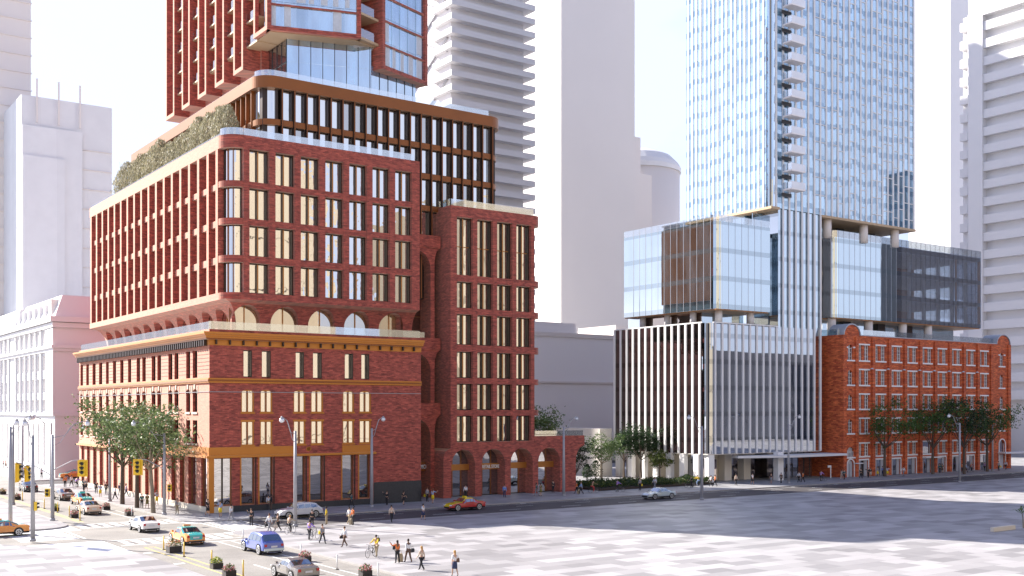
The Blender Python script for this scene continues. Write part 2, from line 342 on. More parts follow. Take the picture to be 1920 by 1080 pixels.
def local(mb,name,parent,smooth=False,mats=None):
    """mesh in the parent's own coordinates"""
    o=mb.build(name,None,smooth,mats=mats); o.parent=parent; return o
# windows: cached meshes, glass pane as the part, frame as its sub-part
WC={}
def win_mesh(w,h,style):
    key=(round(w,2),round(h,2),style)
    if key in WC: return WC[key]
    g=MB(); gm=style[0]
    g.box(WP,0,w,.10,.13,0,h,gm)
    f=MB(); fr,cm,nv,nh,t=style[1:6]
    f.box(WP,0,t,0,.14,0,h,fr); f.box(WP,w-t,w,0,.14,0,h,fr); f.box(WP,t,w-t,0,.14,0,t,fr); f.box(WP,t,w-t,0,.14,h-t,h,fr)
    dp=style[6] if len(style)>6 else 0
    for k in range(1,nv+1):
        if dp: f.box(WP,w*k/(nv+1)-t*.4,w*k/(nv+1)+t*.4,-dp,.12,t,h-t,fr); f.box(WP,w*k/(nv+1)-t*.6,w*k/(nv+1)+t*.6,-dp-.05,-dp-.002,t,h-t,cm)
        else: f.box(WP,w*k/(nv+1)-t*.55,w*k/(nv+1)+t*.55,-.03,.12,t,h-t,cm)
    if dp: f.box(WP,w-t*1.2,w-.002,-dp*1.3,-.002,0,h,fr)
    for k in range(1,nh+1): f.box(WP,t,w-t,.01,.115,h*k/(nh+1)-t*.4,h*k/(nh+1)+t*.4,cm)
    def me(mb,n):
        e=bpy.data.meshes.new(n); e.from_pydata(mb.v,[],mb.f)
        for x in mb.mats: e.materials.append(MT[x])
        e.polygons.foreach_set('material_index',mb.m); e.update(); return e
    WC[key]=(me(g,'window'),me(f,'frame')); return WC[key]
def window(parent,P,u0,u1,d,z0,z1,style,west=False,name='window',rot=None):
    a,b=win_mesh(u1-u0,z1-z0,style)
    o=bpy.data.objects.new(name,a); COL.objects.link(o); o.location=P(u1 if west else u0,d,z0)
    o.rotation_euler=(0,0,-PI/2 if west else (rot or 0)); adopt(o,parent)
    c=bpy.data.objects.new('frame',b); COL.objects.link(c); c.parent=o
    return o
# ================================================================== GROUND
RZ=-0.13
def flat(name,pts,z,m,kind='structure',z2=None):
    g=MB(); g.quad([(x,y,z) for x,y in pts],m)
    if z2 is not None:
        n=len(pts)
        for i in range(n):
            a,b=pts[i],pts[(i+1)%n]; g.quad([(a[0],a[1],z2),(b[0],b[1],z2),(b[0],b[1],z),(a[0],a[1],z)],'kerb')
    return tag(g.build(name),kind=kind)
flat('ground',[(-1500,-1500),(1500,-1500),(1500,1500),(-1500,1500)],RZ-.02,'clad')
flat('road',[(-400,-17.8),(420,-17.8),(420,-8.3),(-400,-8.3)],RZ,'asphalt')
flat('road',[(-15.6,-8.3),(-5.2,-8.3),(-5.2,300),(-15.6,300)],RZ+.002,'asphalt_sunlit')
flat('road',[(-16.3,-120),(-5.2,-120),(-5.2,-17.8),(-16.3,-17.8)],RZ+.002,'asphalt_sunlit')
flat('road',[(-400,-17.8),(-1.2,-17.8),(-1.2,-8.3),(-400,-8.3)],RZ+.0025,'asphalt_sunlit')
flat('road',[(-400,60),(-15.6,60),(-15.6,71),(-400,71)],RZ,'asphalt')
flat('road',[(-5.2,60),(400,60),(400,71),(-5.2,71)],RZ,'asphalt')
def arcpts(cx,cy,r,a0,a1,n=8): return [(cx+r*math.cos(R(a0+(a1-a0)*j/n)),cy+r*math.sin(R(a0+(a1-a0)*j/n))) for j in range(n+1)]
flat('plaza',arcpts(-2.2,-20.8,3.0,180,90)+[(420,-17.8),(420,-900),(-5.2,-900)],0,'plaza',z2=RZ)
flat('plaza',arcpts(-19.5,-30,3.2,0,60)+[(-24.5,-16.5),(-30,-15.6),(-400,-15.6),(-400,-900),(-16.3,-900)],0,'plaza',z2=RZ)
flat('plaza',[(-400,-6.1)]+arcpts(-19.2,-2.5,3.6,-90,0)+[(-15.6,60),(-400,60)],0,'plaza',z2=RZ)
flat('pavement',arcpts(-2.0,-5.1,3.2,180,270)+[(420,-8.3),(420,60),(-5.2,60)],0,'footway',z2=RZ)
flat('pavement',[(-5.2,71),(400,71),(400,300),(-5.2,300)],0,'footway',z2=RZ)
flat('pavement',[(-400,71),(-15.6,71),(-15.6,300),(-400,300)],0,'footway',z2=RZ)
# kerb stones: paler strip along the pavement edges
g=MB()
g.b(-1.9,420,-8.32,-7.95,-.125,.012,'kerb'); g.b(-2,420,-18.0,-17.78,-.125,.012,'kerb'); g.b(-5.22,-4.95,-3.5,60,-.125,.012,'kerb'); g.b(-5.22,-4.9,-120,-22,-.125,.012,'kerb'); g.b(-15.85,-15.58,-1,60,-.125,.012,'kerb')
tag(g.build('kerb'),kind='structure')
# markings
g=MB(); z=RZ+.008
def mark(x0,x1,y0,y1,m='road_white',mb=None):
    if m=='asphalt': n_=8; pts=[(x0+(x1-x0)*i/n_,y0+random.uniform(-.1,.1)) for i in range(n_+1)]; [g.quad([(a[0],a[1],z-.003),(b[0],b[1],z-.003),(b[0],b[1]+y1-y0,z-.003),(a[0],a[1]+y1-y0,z-.003)],'asphalt') for a,b in zip(pts,pts[1:])]; return
    (mb or g).quad([(x0,y0,z),(x1,y0,z),(x1,y1,z),(x0,y1,z)],m)
x=2.
while x<300:
    mark(x,x+3,-14.6,-14.45); mark(x+4.5,x+7,-11.6,-11.46); x+=9
mark(0,400,-9.35,-9.2); mark(20,400,-13.05,-12.95) if False else None
for k in range(30): mark(6+k*10,6.9+k*10,-9.0,-8.75)
# crosswalk ladders
for k in range(9): mark(-15.0+k*1.1,-14.4+k*1.1,-6.6,-3.2)      # north
mark(-15.4,-5.3,-2.9,-2.7); mark(-15.4,-5.3,-7.0,-6.8)
for k in range(9): mark(-15.3+k*1.1,-14.7+k*1.1,-22.4,-19.0)    # south
mark(-16,-5.3,-18.7,-18.5); mark(-16,-5.3,-22.9,-22.7); mark(-11,-5.4,-24.6,-24.3)
for k in range(9): mark(-3.6,-.2,-17.2+k*1.05,-16.65+k*1.05)  # east
mark(.1,.3,-17.8,-8.3); mark(-4.1,-3.9,-17.8,-8.3)
for k in range(8): mark(-22.4,-17.5,-15.3+k*1.15,-14.7+k*1.15)   # west
mark(-17.2,-17.0,-15.6,-6.1)
# bike lane and planter buffer
for a,b in ((-2.2,60),(-120,-25)):
    mark(-7.15,-7.03,a,b); mark(-8.3,-8.18,a,b)
for a,b in ((-.5,60),(-120,-25)):
    mark(-13.95,-13.83,a,b,'road_yellow'); mark(-14.75,-14.63,a,b,'road_yellow') if b<0 else mark(-13.55,-13.43,a,b,'road_yellow')
mark(-14.75,-13.83,-25.1,-24.95,'road_yellow')
for a,b,c,d in ((-12.5,-9.4,-24.0,-23.85),(-13.5,-8.8,-47.6,-47.3),(-9.5,-5.4,-41.0,-40.85),(-14,-6,-8.1,-8.0),(-12.0,-5.4,-.6,-.5),(-8.9,-6.6,-16.6,-16.1)): mark(a,b,c,d,'asphalt')
for yy in (-36.5,-29): mark(-15.9,-15.1,yy,yy+.5)
for yy in (10,28): mark(-11.2,-11.05,yy,yy+3)
mark(-11.2,-11.05,-44,-40)
tag(g.build('road_marking'),kind='structure')
# ================================================================== HERITAGE BUILDING
DK=('glass_dark','bronze_dark','bronze_dark',1,1,.07)
OC=('glass_mirror','ochre','bronze_deep',1,0,.14)
T1=('glass_mirror','bronze_dark','bronze_dark',0,0,.1,.3)
SH=('glass_shop','bronze_deep','bronze_dark',0,0,.10)
hb=thing('heritage_building','four storey red brick corner building with an ochre cornice and ochre ground floor band','building')
YL=55.9; XR=27.1
P=S(0); g=MB()
top=[(3.95,4.91),(6.14,7.16),(10.28,11.27),(12.46,13.54),(16.59,17.64),(18.8,19.81)]
mid=[(3.67,5.22),(5.92,7.43),(10.0,11.53),(12.19,13.78),(16.3,17.84),(18.52,20.12)]
gr=[(3.7,5.3),(5.85,7.5),(10.2,11.5),(12.1,13.8),(16.25,17.8),(18.5,20.0)]
H=[(a,b,15.12,18.18) for a,b in top]+[(a,b,11.1,13.74,13.3) for a,b in mid]+[(a,b,7.4,10.2) for a,b in mid]+[(a,b,.75,6.1) for a,b in gr]+[(.5,2.6,.75,6.1)]
g.wall(P,0,XR,0,20.4,H,.55,'brick_red')
P2=Wf(0)
lt=[(3.86,5.39),(6.23,7.63),(10.31,11.78),(12.5,14.01),(16.78,18.24),(18.94,20.51),(22.91,24.4),(25.31,26.84),(29.19,30.63),(32.68,34.26),(36.21,37.77),(39.8,41.24),(43.16,44.84),(46.64,48.38),(50.35,51.86),(53.69,55.2)]
lg=[(4.2,6.9),(8.2,9.9),(11.2,12.9),(15.0,16.6),(17.9,19.5),(21.6,23.2),(25.0,26.6),(28.6,30.4),(32.2,34.0),(35.7,37.5),(39.2,41.0),(42.7,44.5),(46.2,48.0),(49.8,51.4),(53.0,54.6)]
H2=[(a,b,15.08,18.2) for a,b in lt]+[(a,b,11.2,13.8,13.4) for a,b in lt]+[(a,b,7.6,10.25) for a,b in lt]+[(a,b,.5,6.1) for a,b in lg]+[(.5,2.6,.5,6.1)]
g.wall(P2,0,YL,0,20.4,H2,.5,'brick_red')
g.b(XR-.01,XR,0.01,14,0,20.4,'brick_red'); g.b(.01,XR,YL-.01,YL,0,20.4,'brick_red')
g.b(.3,XR-.3,.3,YL-.3,19.9,20.1,'concrete')
g.build('wall',hb)
g=MB(); g.b(2.7,20.4,-.06,.04,-.02,.7,'granite'); g.b(20.45,XR+.04,-.08,.06,-.02,2.64,'granite'); g.b(-.0,2.7,-.06,.04,0,.7,'cream_wall'); g.b(-.08,.04,-.06,YL,-.02,.62,'cream_wall'); g.build('plinth',hb)
# rustication grooves on top storey
g=MB()
for k in range(7):
    zz=15.5+k*.42
    for a,b in zip([0]+[h[1] for h in lt],[h[0] for h in lt]+[YL]): g.b(-.012,.0,a+.12,b-.12,zz,zz+.05,'bronze_dark')
tag(g.build('groove',hb),kind='stuff')
# cornice
def ring(mb,off,z0,z1,m,back=0.0,y1=YL,x1=XR): # strip round the two street faces
    mb.b(-off,x1+.0,-off,back-.001,z0,z1,m); mb.b(-off,back-.001,back,y1,z0,z1,m)
g=MB(); ring(g,.95,19.82,20.06,'ochre'); ring(g,.80,19.62,19.82,'ochre'); ring(g,.62,19.40,19.62,'ochre'); ring(g,.52,19.24,19.40,'bronze_deep'); ring(g,.10,18.62,19.24,'ochre')
g.build('cornice',hb)
g=MB()
k=.6
while k<XR-.3: g.b(k,k+.16,-.42,-.10,18.72,19.22,'bronze_dark'); k+=1.58
k=.5
while k<YL: g.b(-.46,-.10,k,k+.32,18.55,19.22,'bronze_dark'); k+=.72
g.each('bracket',hb)
g=MB(); ring(g,.16,14.45,14.62,'ochre'); ring(g,.26,14.62,14.82,'bronze_deep'); ring(g,.18,14.82,14.98,'ochre'); g.build('string_course',hb)
g=MB(); g.b(-.05,XR,-.06,-.02,13.42,13.48,'pole_grey'); g.b(-.06,-.02,0,YL,13.42,13.48,'pole_grey'); g.build('cable',hb)
g=MB(); ring(g,.45,6.1,6.35,'ochre',x1=20.6); g.b(-.12,10.05,-.12,-.001,6.35,7.27,'ochre'); g.b(-.12,-.001,0,22,6.35,7.27,'ochre'); g.b(16.2,20.2,-.10,-.001,6.35,7.2,'ochre'); g.b(-.12,0.1,22,YL,6.35,6.6,'brick_red')
g.build('band',hb)
g=MB()
for k in range(6):   # small leaf emblem on the wall above the band
    g.b(11.6+k*.09,11.75+k*.09,-.03,-.001,6.6+abs(k-2)*.05,7.15-abs(k-3)*.04,'ochre')
g.build('emblem',hb)
for a,b in top: window(hb,P,a,b,.30,15.12,18.18,T1)
for a,b in mid: window(hb,P,a,b,.12,11.1,13.72,OC); window(hb,P,a,b,.12,7.4,10.2,OC)
g=MB()
for a,b in mid: g.b(a-.08,b+.08,-.08,.0-.001,11.0,11.16,'ochre'); g.b(a-.08,b+.08,-.08,-.001,7.28,7.44,'ochre'); g.b(a-.06,b+.06,-.05,-.001,10.1,10.32,'ochre')
for a,b in lt:
    g.b(-.12,-.001,a-.1,b+.1,10.95,11.18,'cream_wall'); g.b(-.12,-.001,a-.1,b+.1,7.42,7.6,'cream_wall'); g.b(-.06,-.001,a-.2,a-.05,13.3,14.2,'cream_wall'); g.b(-.06,-.001,b+.05,b+.2,13.3,14.2,'cream_wall'); g.b(-.1,-.001,(a+b)/2-.15,(a+b)/2+.15,13.85,14.35,'cream_wall')
tag(g.build('window_trim',hb),kind='stuff')
for a,b in gr: window(hb,P,a,b,.35,.75,6.1,SH)
window(hb,P,.5,2.6,.2,.75,6.1,('glass_mirror','bronze_deep','bronze_dark',1,0,.12))
for a,b in lt:
    window(hb,P2,a,b,.3,15.08,18.2,DK,True); window(hb,P2,a,b,.3,11.2,13.78,DK,True); window(hb,P2,a,b,.3,7.6,10.25,DK,True)
for a,b in lg: window(hb,P2,a,b,.35,.5,6.1,SH,True)
window(hb,P2,.5,2.6,.2,.5,6.1,SH,True)
g=MB(); g.b(-.1,.5,-.1,.5,.0,6.1,'ochre'); 
for a,b in gr: g.b(a-.16,a-.02,-.05,.3,.7,6.1,'ochre'); g.b(b+.02,b+.16,-.05,.3,.7,6.1,'bronze_dark')
for a,b in lg: g.b(-.04,.3,a-.14,a-.02,.5,6.1,'bronze_deep')
g.each('pilaster',hb)
g=MB(); g.b(-.0,XR,.25,.28,20.4,21.3,'rail_bright'); g.b(.25,.28,.3,YL,20.4,21.3,'rail_glass'); g.build('glass_railing',hb)
# ================================================================== BRICK OFFICE BLOCK (upper)
mb_=thing('brick_block','large red brick block of square windows with a rounded corner, overhanging the old corner building','building',(2.9,2.9,20.4))
XB=28.67; YB=61.3; rad=2.25; c0=(2.9+rad,2.9+rad)
rows=[(25.0,28.5),(29.3,32.85),(33.6,37.2),(37.9,41.7)]
cols=[(5.82+3.21*k,8.24+3.21*k) for k in range(7)]
g=MB()
colx=[(5.15,5.82)]+[(8.24+3.21*k,9.03+3.21*k) for k in range(6)]+[(27.5,28.2)]
for a,b in colx: g.b(a,b,2.9,4.4,25.0,41.71,'brick_red')
g.b(28.22,XB,2.93,12,24.2,43.2,'brick_red')
lf=[(8.6+3.245*k) for k in range(17)]       # fins on the west side (centre Y)
for y in [5.6]+lf: g.b(2.9,4.1,y-.36,y+.36,25.0,41.71,'brick_red')
g.each('pier',mb_)
sp=[(24.2,25.0,0),(28.5,29.3,.1),(32.85,33.6,.1),(37.2,37.9,.1),(41.7,43.2,0)]
for z0,z1,d in sp:
    g=MB(); g.b(c0[0],28.21,2.9+d*.6,4.3,z0,z1,'brick_red')
    g.arc(c0[0],c0[1],rad-1.3,rad-d*.5,180,270,z0,z1,'brick_red',10)
    g.b(2.9+d*3.2,4.25,c0[1],YB,z0,z1,'brick_red')
    g.build('spandrel',mb_)
g=MB(); g.b(4.0,28.2,4.2,YB,42.1,42.2,'concrete'); g.b(4.12,4.2,c0[1],YB,24.6,42.0,'glass_dark'); g.b(4.6,28.0,5,YB-.1,24.3,24.6,'brick_red'); g.b(3,28.6,YB-.05,YB,24.2,43.2,'brick_red')
g.build('core',mb_)
MW=('glass_mirror','bronze_dark','bronze',1,0,.12,.2)
for z0,z1 in rows:
    for ci,(a,b) in enumerate(cols): window(mb_,S(2.9),a,b,.75,z0,z1,(('glass_wavy' if ci in (2,3,4) else 'glass_mirror'),)+MW[1:])
    o=MB(); o.arc(c0[0],c0[1],rad-.85,rad-.8,182,268,z0,z1,'glass_mirror',12); w_=o.build('window',mb_)
    o=MB()
    for a in (184,208,234,266): o.arc(c0[0],c0[1],rad-.8,rad-.66,a-1.7,a+1.7,z0,z1,'bronze_deep' if a in(208,234) else 'bronze_dark',1)
    o.arc(c0[0],c0[1],rad-.8,rad-.7,182,268,z1-.12,z1,'bronze_dark',10)
    local(o,'frame',w_); 
    w_.children[0].location=(0,0,0)
ys=[(a+.36,b-.36) for a,b in zip([5.6]+lf,lf+[61.6])]
for z0,z1 in rows:
    for a,b in ys[:16]: window(mb_,Wf(2.9),a,b,.9,z0,z1,('glass_dark','bronze_dark','bronze_deep',1,0,.1),True)
g=MB()
for z0,z1 in rows: g.b(3.8,3.9,ys[16][0],min(ys[16][1],YB-.1),z0,z1,'glass_dark')
tag(g.build('glazing',mb_),kind='stuff')
# arcade under the block, flaring cove
dS=lambda z: 2.1 if z<21.2 else 2.1-2.05*(1-math.sqrt(max(0,1-((z-21.2)/3.0)**2))) 
af=[(4.44+1.05*0+4.85*k, 7.96+4.85*k) for k in range(5)]
fb=[(a,b,21.9,23.75) for a,b in af]
g=MB(); g.arcade(S(2.9),3.2,28.4,20.1,24.2,fb,dS,2.6,'brick_red',le=lambda z:2.9+dS(z)*.98,re=lambda z:XB-.0*dS(z))
wb=[(7.2+4.75*k,10.9+4.75*k,21.7,23.6) for k in range(11)]
g.arcade(Wf(2.9),3.2,YB,20.1,24.2,wb,dS,2.6,'brick_red',le=lambda z:2.9+dS(z)*.98,re=lambda z:YB-dS(z))
g.build('arcade',mb_,smooth=False)
for a,b in af: window(mb_,S(2.9),a-.1,b+.1,2.55,20.2,23.9,('glass_warmlit','bronze_deep','bronze',1,0,.08),name='arched_window')
for k in range(11): window(mb_,Wf(2.9),wb[k][0]-.1,wb[k][1]+.1,2.55,20.2,23.9,('glass_mirror','bronze','bronze',1,0,.08),True,name='arched_window')
g=MB(); g.b(5.2,28,3.15,3.18,43.2,44.05,'rail_bright'); g.arc(c0[0],c0[1],rad-.28,rad-.25,180,270,43.2,44.05,'rail_bright',8); g.b(3.15,3.18,c0[1],YB,43.2,43.55,'rail_glass'); g.build('glass_railing',mb_)
# ================================================================== BRONZE BLOCK
bb=thing('bronze_block','bronze clad office block with close vertical fins set back above the brick block','building',(8.2,5.3,24))
BX0,BY0,BX1,BY1=8.2,5.3,43.2,56.2; r2=2.2
bz=[(50.0,51.4),(45.62,46.33),(41.70,42.4),(37.5,38.2),(33.3,34.0)]
for i,(z0,z1) in enumerate(bz):
    g=MB(); e=.35 if i==0 else .0; m='bronze' if i==0 else 'bronze_deep'
    m='bronze_deep'
    g.b(BX0+r2,BX1-r2,BY0-e,BY0+.6,z0,z1,m); g.arc(BX0+r2,BY0+r2,r2-.6,r2+e,180,270,z0,z1,m,12); g.arc(BX1-r2,BY0+r2,r2-.6,r2+e,270,360,z0,z1,m,10)
    g.b(BX0-e,BX0+.6,BY0+r2,BY1,z0,z1,m); g.build('fascia' if i==0 else 'spandrel',bb)
fx=[11.0+1.61*k for k in range(19)]+[41.0]
fx=[10.85+1.612*k for k in range(20)]
g=MB()
for x in fx:
    g.b(x-.13,x+.13,BY0-.15,BY0+.5,26,50.0,'bronze_dark'); g.b(x-.06,x+.06,BY0-.25,BY0-.151,26,50.0,'bronze_deep')
g.each('fin',bb)
y=8.07; g=MB()
while y<BY1: g.b(BX0-.12,BX0+.45,y-.07,y+.07,42,50,'bronze_deep'); y+=1.64
g.each('bar',bb)
levels=[(46.33,50.0),(42.4,45.62),(38.2,41.7),(34.0,37.5)]
GB=('glass_mirror','bronze_dark','bronze_dark',0,0,.14,.25)
for z0,z1 in levels:
    for a,b in zip(fx,fx[1:]):
        if z1<42 and b<27: continue
        window(bb,S(BY0),a+.14,b-.14,.42,z0,z1,(random.choice(['glass_mirror','glass_wavy','glass_mid','glass_mirror']),)+GB[1:])
    g=MB(); g.arc(BX0+r2,BY0+r2,r2-.45,r2-.4,182,268,z0,z1,'glass_mirror',12); g.build('curved_window',bb); g=MB(); g.arc(BX1-r2,BY0+r2,r2-.45,r2-.4,272,350,z0,z1,'glass_mirror',8); g.build('curved_window',bb)
g=MB(); g.b(BX0+.5,BX1-.7,BY0+.75,BY1,26,50.9,'bronze_dark'); g.b(BX0+.1,BX1-.1,BY0+r2,BY1,50.9,51.1,'concrete'); g.arc(BX1-r2,BY0+r2,r2-.5,r2-.2,315,325,34,50,'bronze_deep',1)
g.arc(BX0+r2,BY0+r2,r2-.4,r2-.1,262,270,34,50,'bronze_dark',1); g.b(BX1-.55,BX1-.1,BY0+r2,BY1,34,50,'bronze_deep')
g.b(BX0+.3,BX0+.5,BY0+r2,BY1,42,50,'glass_dark')
g.b(27.3,32.7,7.2,8.2,0,34,'bronze_dark'); g.build('core',bb)
g=MB(); g.b(BX0+r2,BX1-r2,BY0+.1,BY0+.13,51.4,52.2,'rail_bright'); g.arc(BX0+r2,BY0+r2,r2-.13,r2-.1,180,270,51.4,52.2,'rail_bright',8); g.b(BX0+.1,BX0+.13,BY0+r2,BY1,51.4,51.8,'rail_glass'); g.build('glass_railing',bb)
# ================================================================== EAST WING with arches and the recess between
ew=thing('arcade_building','red brick office wing with double height arches along the pavement and a roof terrace','building',(32.9,2.2,0))
P=S(2.2); g=MB()
X0,X1=32.9,47.75; rc=1.35
ec=[(33.85,36.35),(37.04,39.55),(40.21,42.72),(43.39,45.86)]
ez=[(7.2,10.65),(11.4,14.85),(15.6,19.05),(19.95,23.95),(24.75,28.2),(29.05,36.6)]
for a,b in [(X0,33.85),(36.35,37.04),(39.55,40.21),(42.72,43.39),(45.86,46.4)]: g.b(a,b,2.2,3.6,6.4,38.0,'brick_red')
g.b(X0-.012,X0,2.21,8.5,6.4,38.0,'brick_red')
g.b(X0,X1-.6,3.6,22,6.4,36.9,'brick_red'); g.each('pier',ew)
for z0,z1 in [(6.4,7.2),(10.65,11.4),(14.85,15.6),(19.05,19.95),(23.95,24.75),(28.2,29.05),(36.6,38.0)]:
    g=MB(); g.b(X0,X1-rc,2.24 if z0>7 and z0<36 else 2.195,3.4,z0,z1,'brick_red'); g.arc(X1-rc,2.2+rc,rc-.7,rc+.0,270,360,z0,z1,'brick_red',8); g.b(X1-.6,X1,2.2+rc,22,z0,z1,'brick_red'); g.build('spandrel',ew)
EW=('glass_mid','bronze_dark','bronze',1,0,.12,.22); EM=('glass_mirror','bronze_dark','bronze',1,0,.12,.22)
for i,(z0,z1) in enumerate(ez):
    for j,(a,b) in enumerate(ec): window(ew,P,a,b,.8,z0,z1,(EM if j in (0,3) else EW) if i<5 else (('glass_mirror' if j in (0,3) else 'glass_mid'),'bronze_dark','bronze',1,1,.12,.22))
g=MB(); g.arc(X1-rc,2.2+rc,rc-.75,rc-.7,272,355,7.2,36.6,'glass_brown',8); g.build('curved_window',ew); g=MB(); g.b(X1-.75,X1-.6,2.2+rc,22,7.2,36.6,'glass_brown'); g.build('side_glazing',ew)
g=MB()
for yy in (3.4,6.2,9,12,15): g.b(X1-.65,X1-.45,yy,yy+.2,7.2,36.6,'bronze_deep')
g.each('mullion',ew)
ab=[(33.0,36.7,4.2,6.25),(37.72,41.5,4.2,6.25),(42.4,46.15,4.2,6.25),(47.06,50.86,4.2,6.25)]
cv=lambda z,r=1.4,w=1.15: 0 if z<6.4-r else w*(1-math.sqrt(max(0,1-((z-(6.4-r))/r)**2)))
g=MB(); g.arcade(P,31.8,53.7,0,6.4,ab,lambda z:0,1.9,'brick_red',le=lambda z:31.77+cv(z),re=lambda z:53.66+cv(z,2.2,1.5))
for i in range(20):   # curved side faces
    za,zb=6.4*i/20,6.4*(i+1)/20
    g.quad([(31.77+cv(za),2.2,za),(31.77+cv(za),9,za),(31.77+cv(zb),9,zb),(31.77+cv(zb),2.2,zb)],'brick_red')
    g.quad([(53.66+cv(za,2.2,1.5),2.2,za),(53.66+cv(za,2.2,1.5),22,za),(53.66+cv(zb,2.2,1.5),22,zb),(53.66+cv(zb,2.2,1.5),2.2,zb)],'brick_red')
g.build('arcade',ew)
for i,(a,b,s_,t_) in enumerate(ab):
    w_=window(ew,P,a-.2,b+.2,1.7,0.02,6.3,('glass_mirror' if i>1 else 'glass_shop','bronze_dark','bronze_deep',2,0,.09),name='shop_window')
    o=MB(); o.b(a-.2,b+.2,2.2+1.5,2.2+1.68,3.45,4.25,'bronze'); o.build('sign_band',ew)
g=MB(); g.b(46.42,55.2,2.17,22,6.4,7.82,'brick_red'); g.build('terrace_parapet',ew)
g=MB(); g.b(46.6,55.1,2.35,2.38,7.82,8.55,'rail_bright'); g.b(33.1,46.4,2.4,2.43,38.0,38.9,'rail_bright'); g.b(32.95,32.98,2.5,5.2,38,38.9,'rail_glass'); g.build('glass_railing',ew)
def text(name,body,size,loc,m,parent=None,ext=.03):
    c=bpy.data.curves.new(name,'FONT'); c.body=body; c.size=size; c.extrude=ext; c.offset=size*.02; c.align_x='LEFT'
    o=bpy.data.objects.new(name,c); COL.objects.link(o)
    dg=bpy.context.evaluated_depsgraph_get(); me=bpy.data.meshes.new_from_object(o.evaluated_get(dg)); bpy.data.objects.remove(o)
    o=bpy.data.objects.new(name,me); COL.objects.link(o); me.materials.clear(); me.materials.append(MT[m]); o.location=loc; o.rotation_euler=(PI/2,0,0)
    if parent: adopt(o,parent)
    return o
tx=onY(3.6,904)[0]; o=text('lettering','RETAIL STORE',.62,(tx,3.6,3.62),'white_paint',ew); o.scale=((onY(3.6,936)[0]-tx)/o.dimensions.x,1,1)
# recess (balconies, tall arches)
rc_=thing('link_building','narrow recessed brick link with three balconies and tall dark arches between the two brick buildings','building',(28,4.25,0))
for z0,z1 in ((32.6,34.15),(19.25,20.8),(10.75,12.3)):
    g=MB(); g.b(27.15,32.6,4.25,8,z0,z1,'brick_red'); g.build('balcony',rc_)
for z0,z1 in ((20.8,32.6),(12.3,19.25),(0,10.75)):
    g=MB(); g.arcade(S(4.35),27.2,32.5,z0,z1,[(26.7,31.15,z1-2.9,z1-.45)],lambda z:0,2.6,'brick_red',le=lambda z:26.7,re=lambda z:31.75+(0 if z<z1-2.4 else .85*(1-math.sqrt(max(0,1-((z-z1+2.4)/2.4)**2)))),rows=20); 
    g.b(31.72,31.74,4.36,8,z0,z1-2.4,'brick_red')
    g.build('arch',rc_)
    window(rc_,S(4.35),26.9,31.3,2.5,z0+.02,z1-.3,('glass_brown','bronze_dark','bronze_deep',1,3 if z1-z0>8 else 1,.1),name='tall_window')
g=MB(); g.b(27.3,28.3,4.4,4.43,34.15,35.0,'rail_bright'); g.b(27.0,30.2,4.3,4.33,20.8,21.5,'rail_bright'); g.b(27.3,28.6,4.4,4.43,12.3,12.8,'rail_bright'); g.build('glass_railing',rc_)
g=MB(); g.b(26.9,31.3,5.6,5.9,3.4,4.6,'bronze_deep'); g.build('sign_band',rc_)
tx=onY(5.5,784)[0]; o=text('lettering','SIMCOE',.72,(tx,5.5,3.75),'white_paint',rc_); o.scale=((onY(5.5,806)[0]-tx)/o.dimensions.x,1,1)
# ================================================================== RESIDENTIAL TOWER over the bronze block
tw=thing('residential_tower','brick and glass apartment tower whose boxed bays hang over the bronze block','building',(14,14,51))
ZT=98
def bay(P,u0,u1,dep,z0,ztop,side,nm=1,west=False):
    """open brick box frame with glass set inside; u along the face"""
    g=MB(); t=.55
    g.box(P,u0,u0+t,0,dep,z0,ztop,'brick_red'); g.box(P,u1-t,u1,0,dep,z0,ztop,'brick_red'); g.box(P,u0+t,u1-t,0,dep,z0,z0+t,'brick_red')
    z=z0+3.2
    while z<ztop:
        g.box(P,u0+t,u1-t,.12 if not west else 1.2,.5 if not west else 1.5,z,z+.22,'brick_red'); z+=3.2
    return g
for k in range(5):
    a,b=20.5+6.93*k,23.95+6.93*k
    if k==4: a,b=48.2,52.3
    g=bay(Wf(12),a,b,2.6,56.45,ZT,0,west=True); g.b(13.2,13.3,a+.55,b-.55,57,ZT,'glass_home'); g.build('bay',tw)
    # balcony slabs between bays, glass fronts
    g=MB(); ya,yb=(b,20.5+6.93*(k+1)) if k<3 else (b,48.2)
    if k<4:
        z=56.45+3.1
        while z<ZT: g=MB(); g.b(12.5,15.2,ya,yb,z,z+.22,'soffit'); g.b(12.52,12.55,ya+.02,yb-.02,z+.22,z+1.3,'rail_bright'); g.build('balcony',tw); z+=3.2
g=MB(); z=59.3
while z<ZT: g=MB(); g.b(12.5,15.2,16.95,20.5,z,z+.22,'soffit'); g.b(12.52,12.55,16.97,20.48,z+.22,z+1.3,'rail_bright'); g.build('balcony',tw); z+=3.2
PA=Af(12,12.48,-17.9); PB=Af(26.85,9.44,20)
g=bay(PA,0,11.94,3.0,59.5,ZT,0); 
g.b(12,12.55,12.48,16.95,59.5,60.05,'brick_red'); g.b(12,12.5,16.4,16.95,60.05,ZT,'brick_red'); g.build('bay',tw)
g=MB(); g.b(13.3,13.4,13,16.4,60,ZT,'glass_home'); g.build('bay_window',tw)
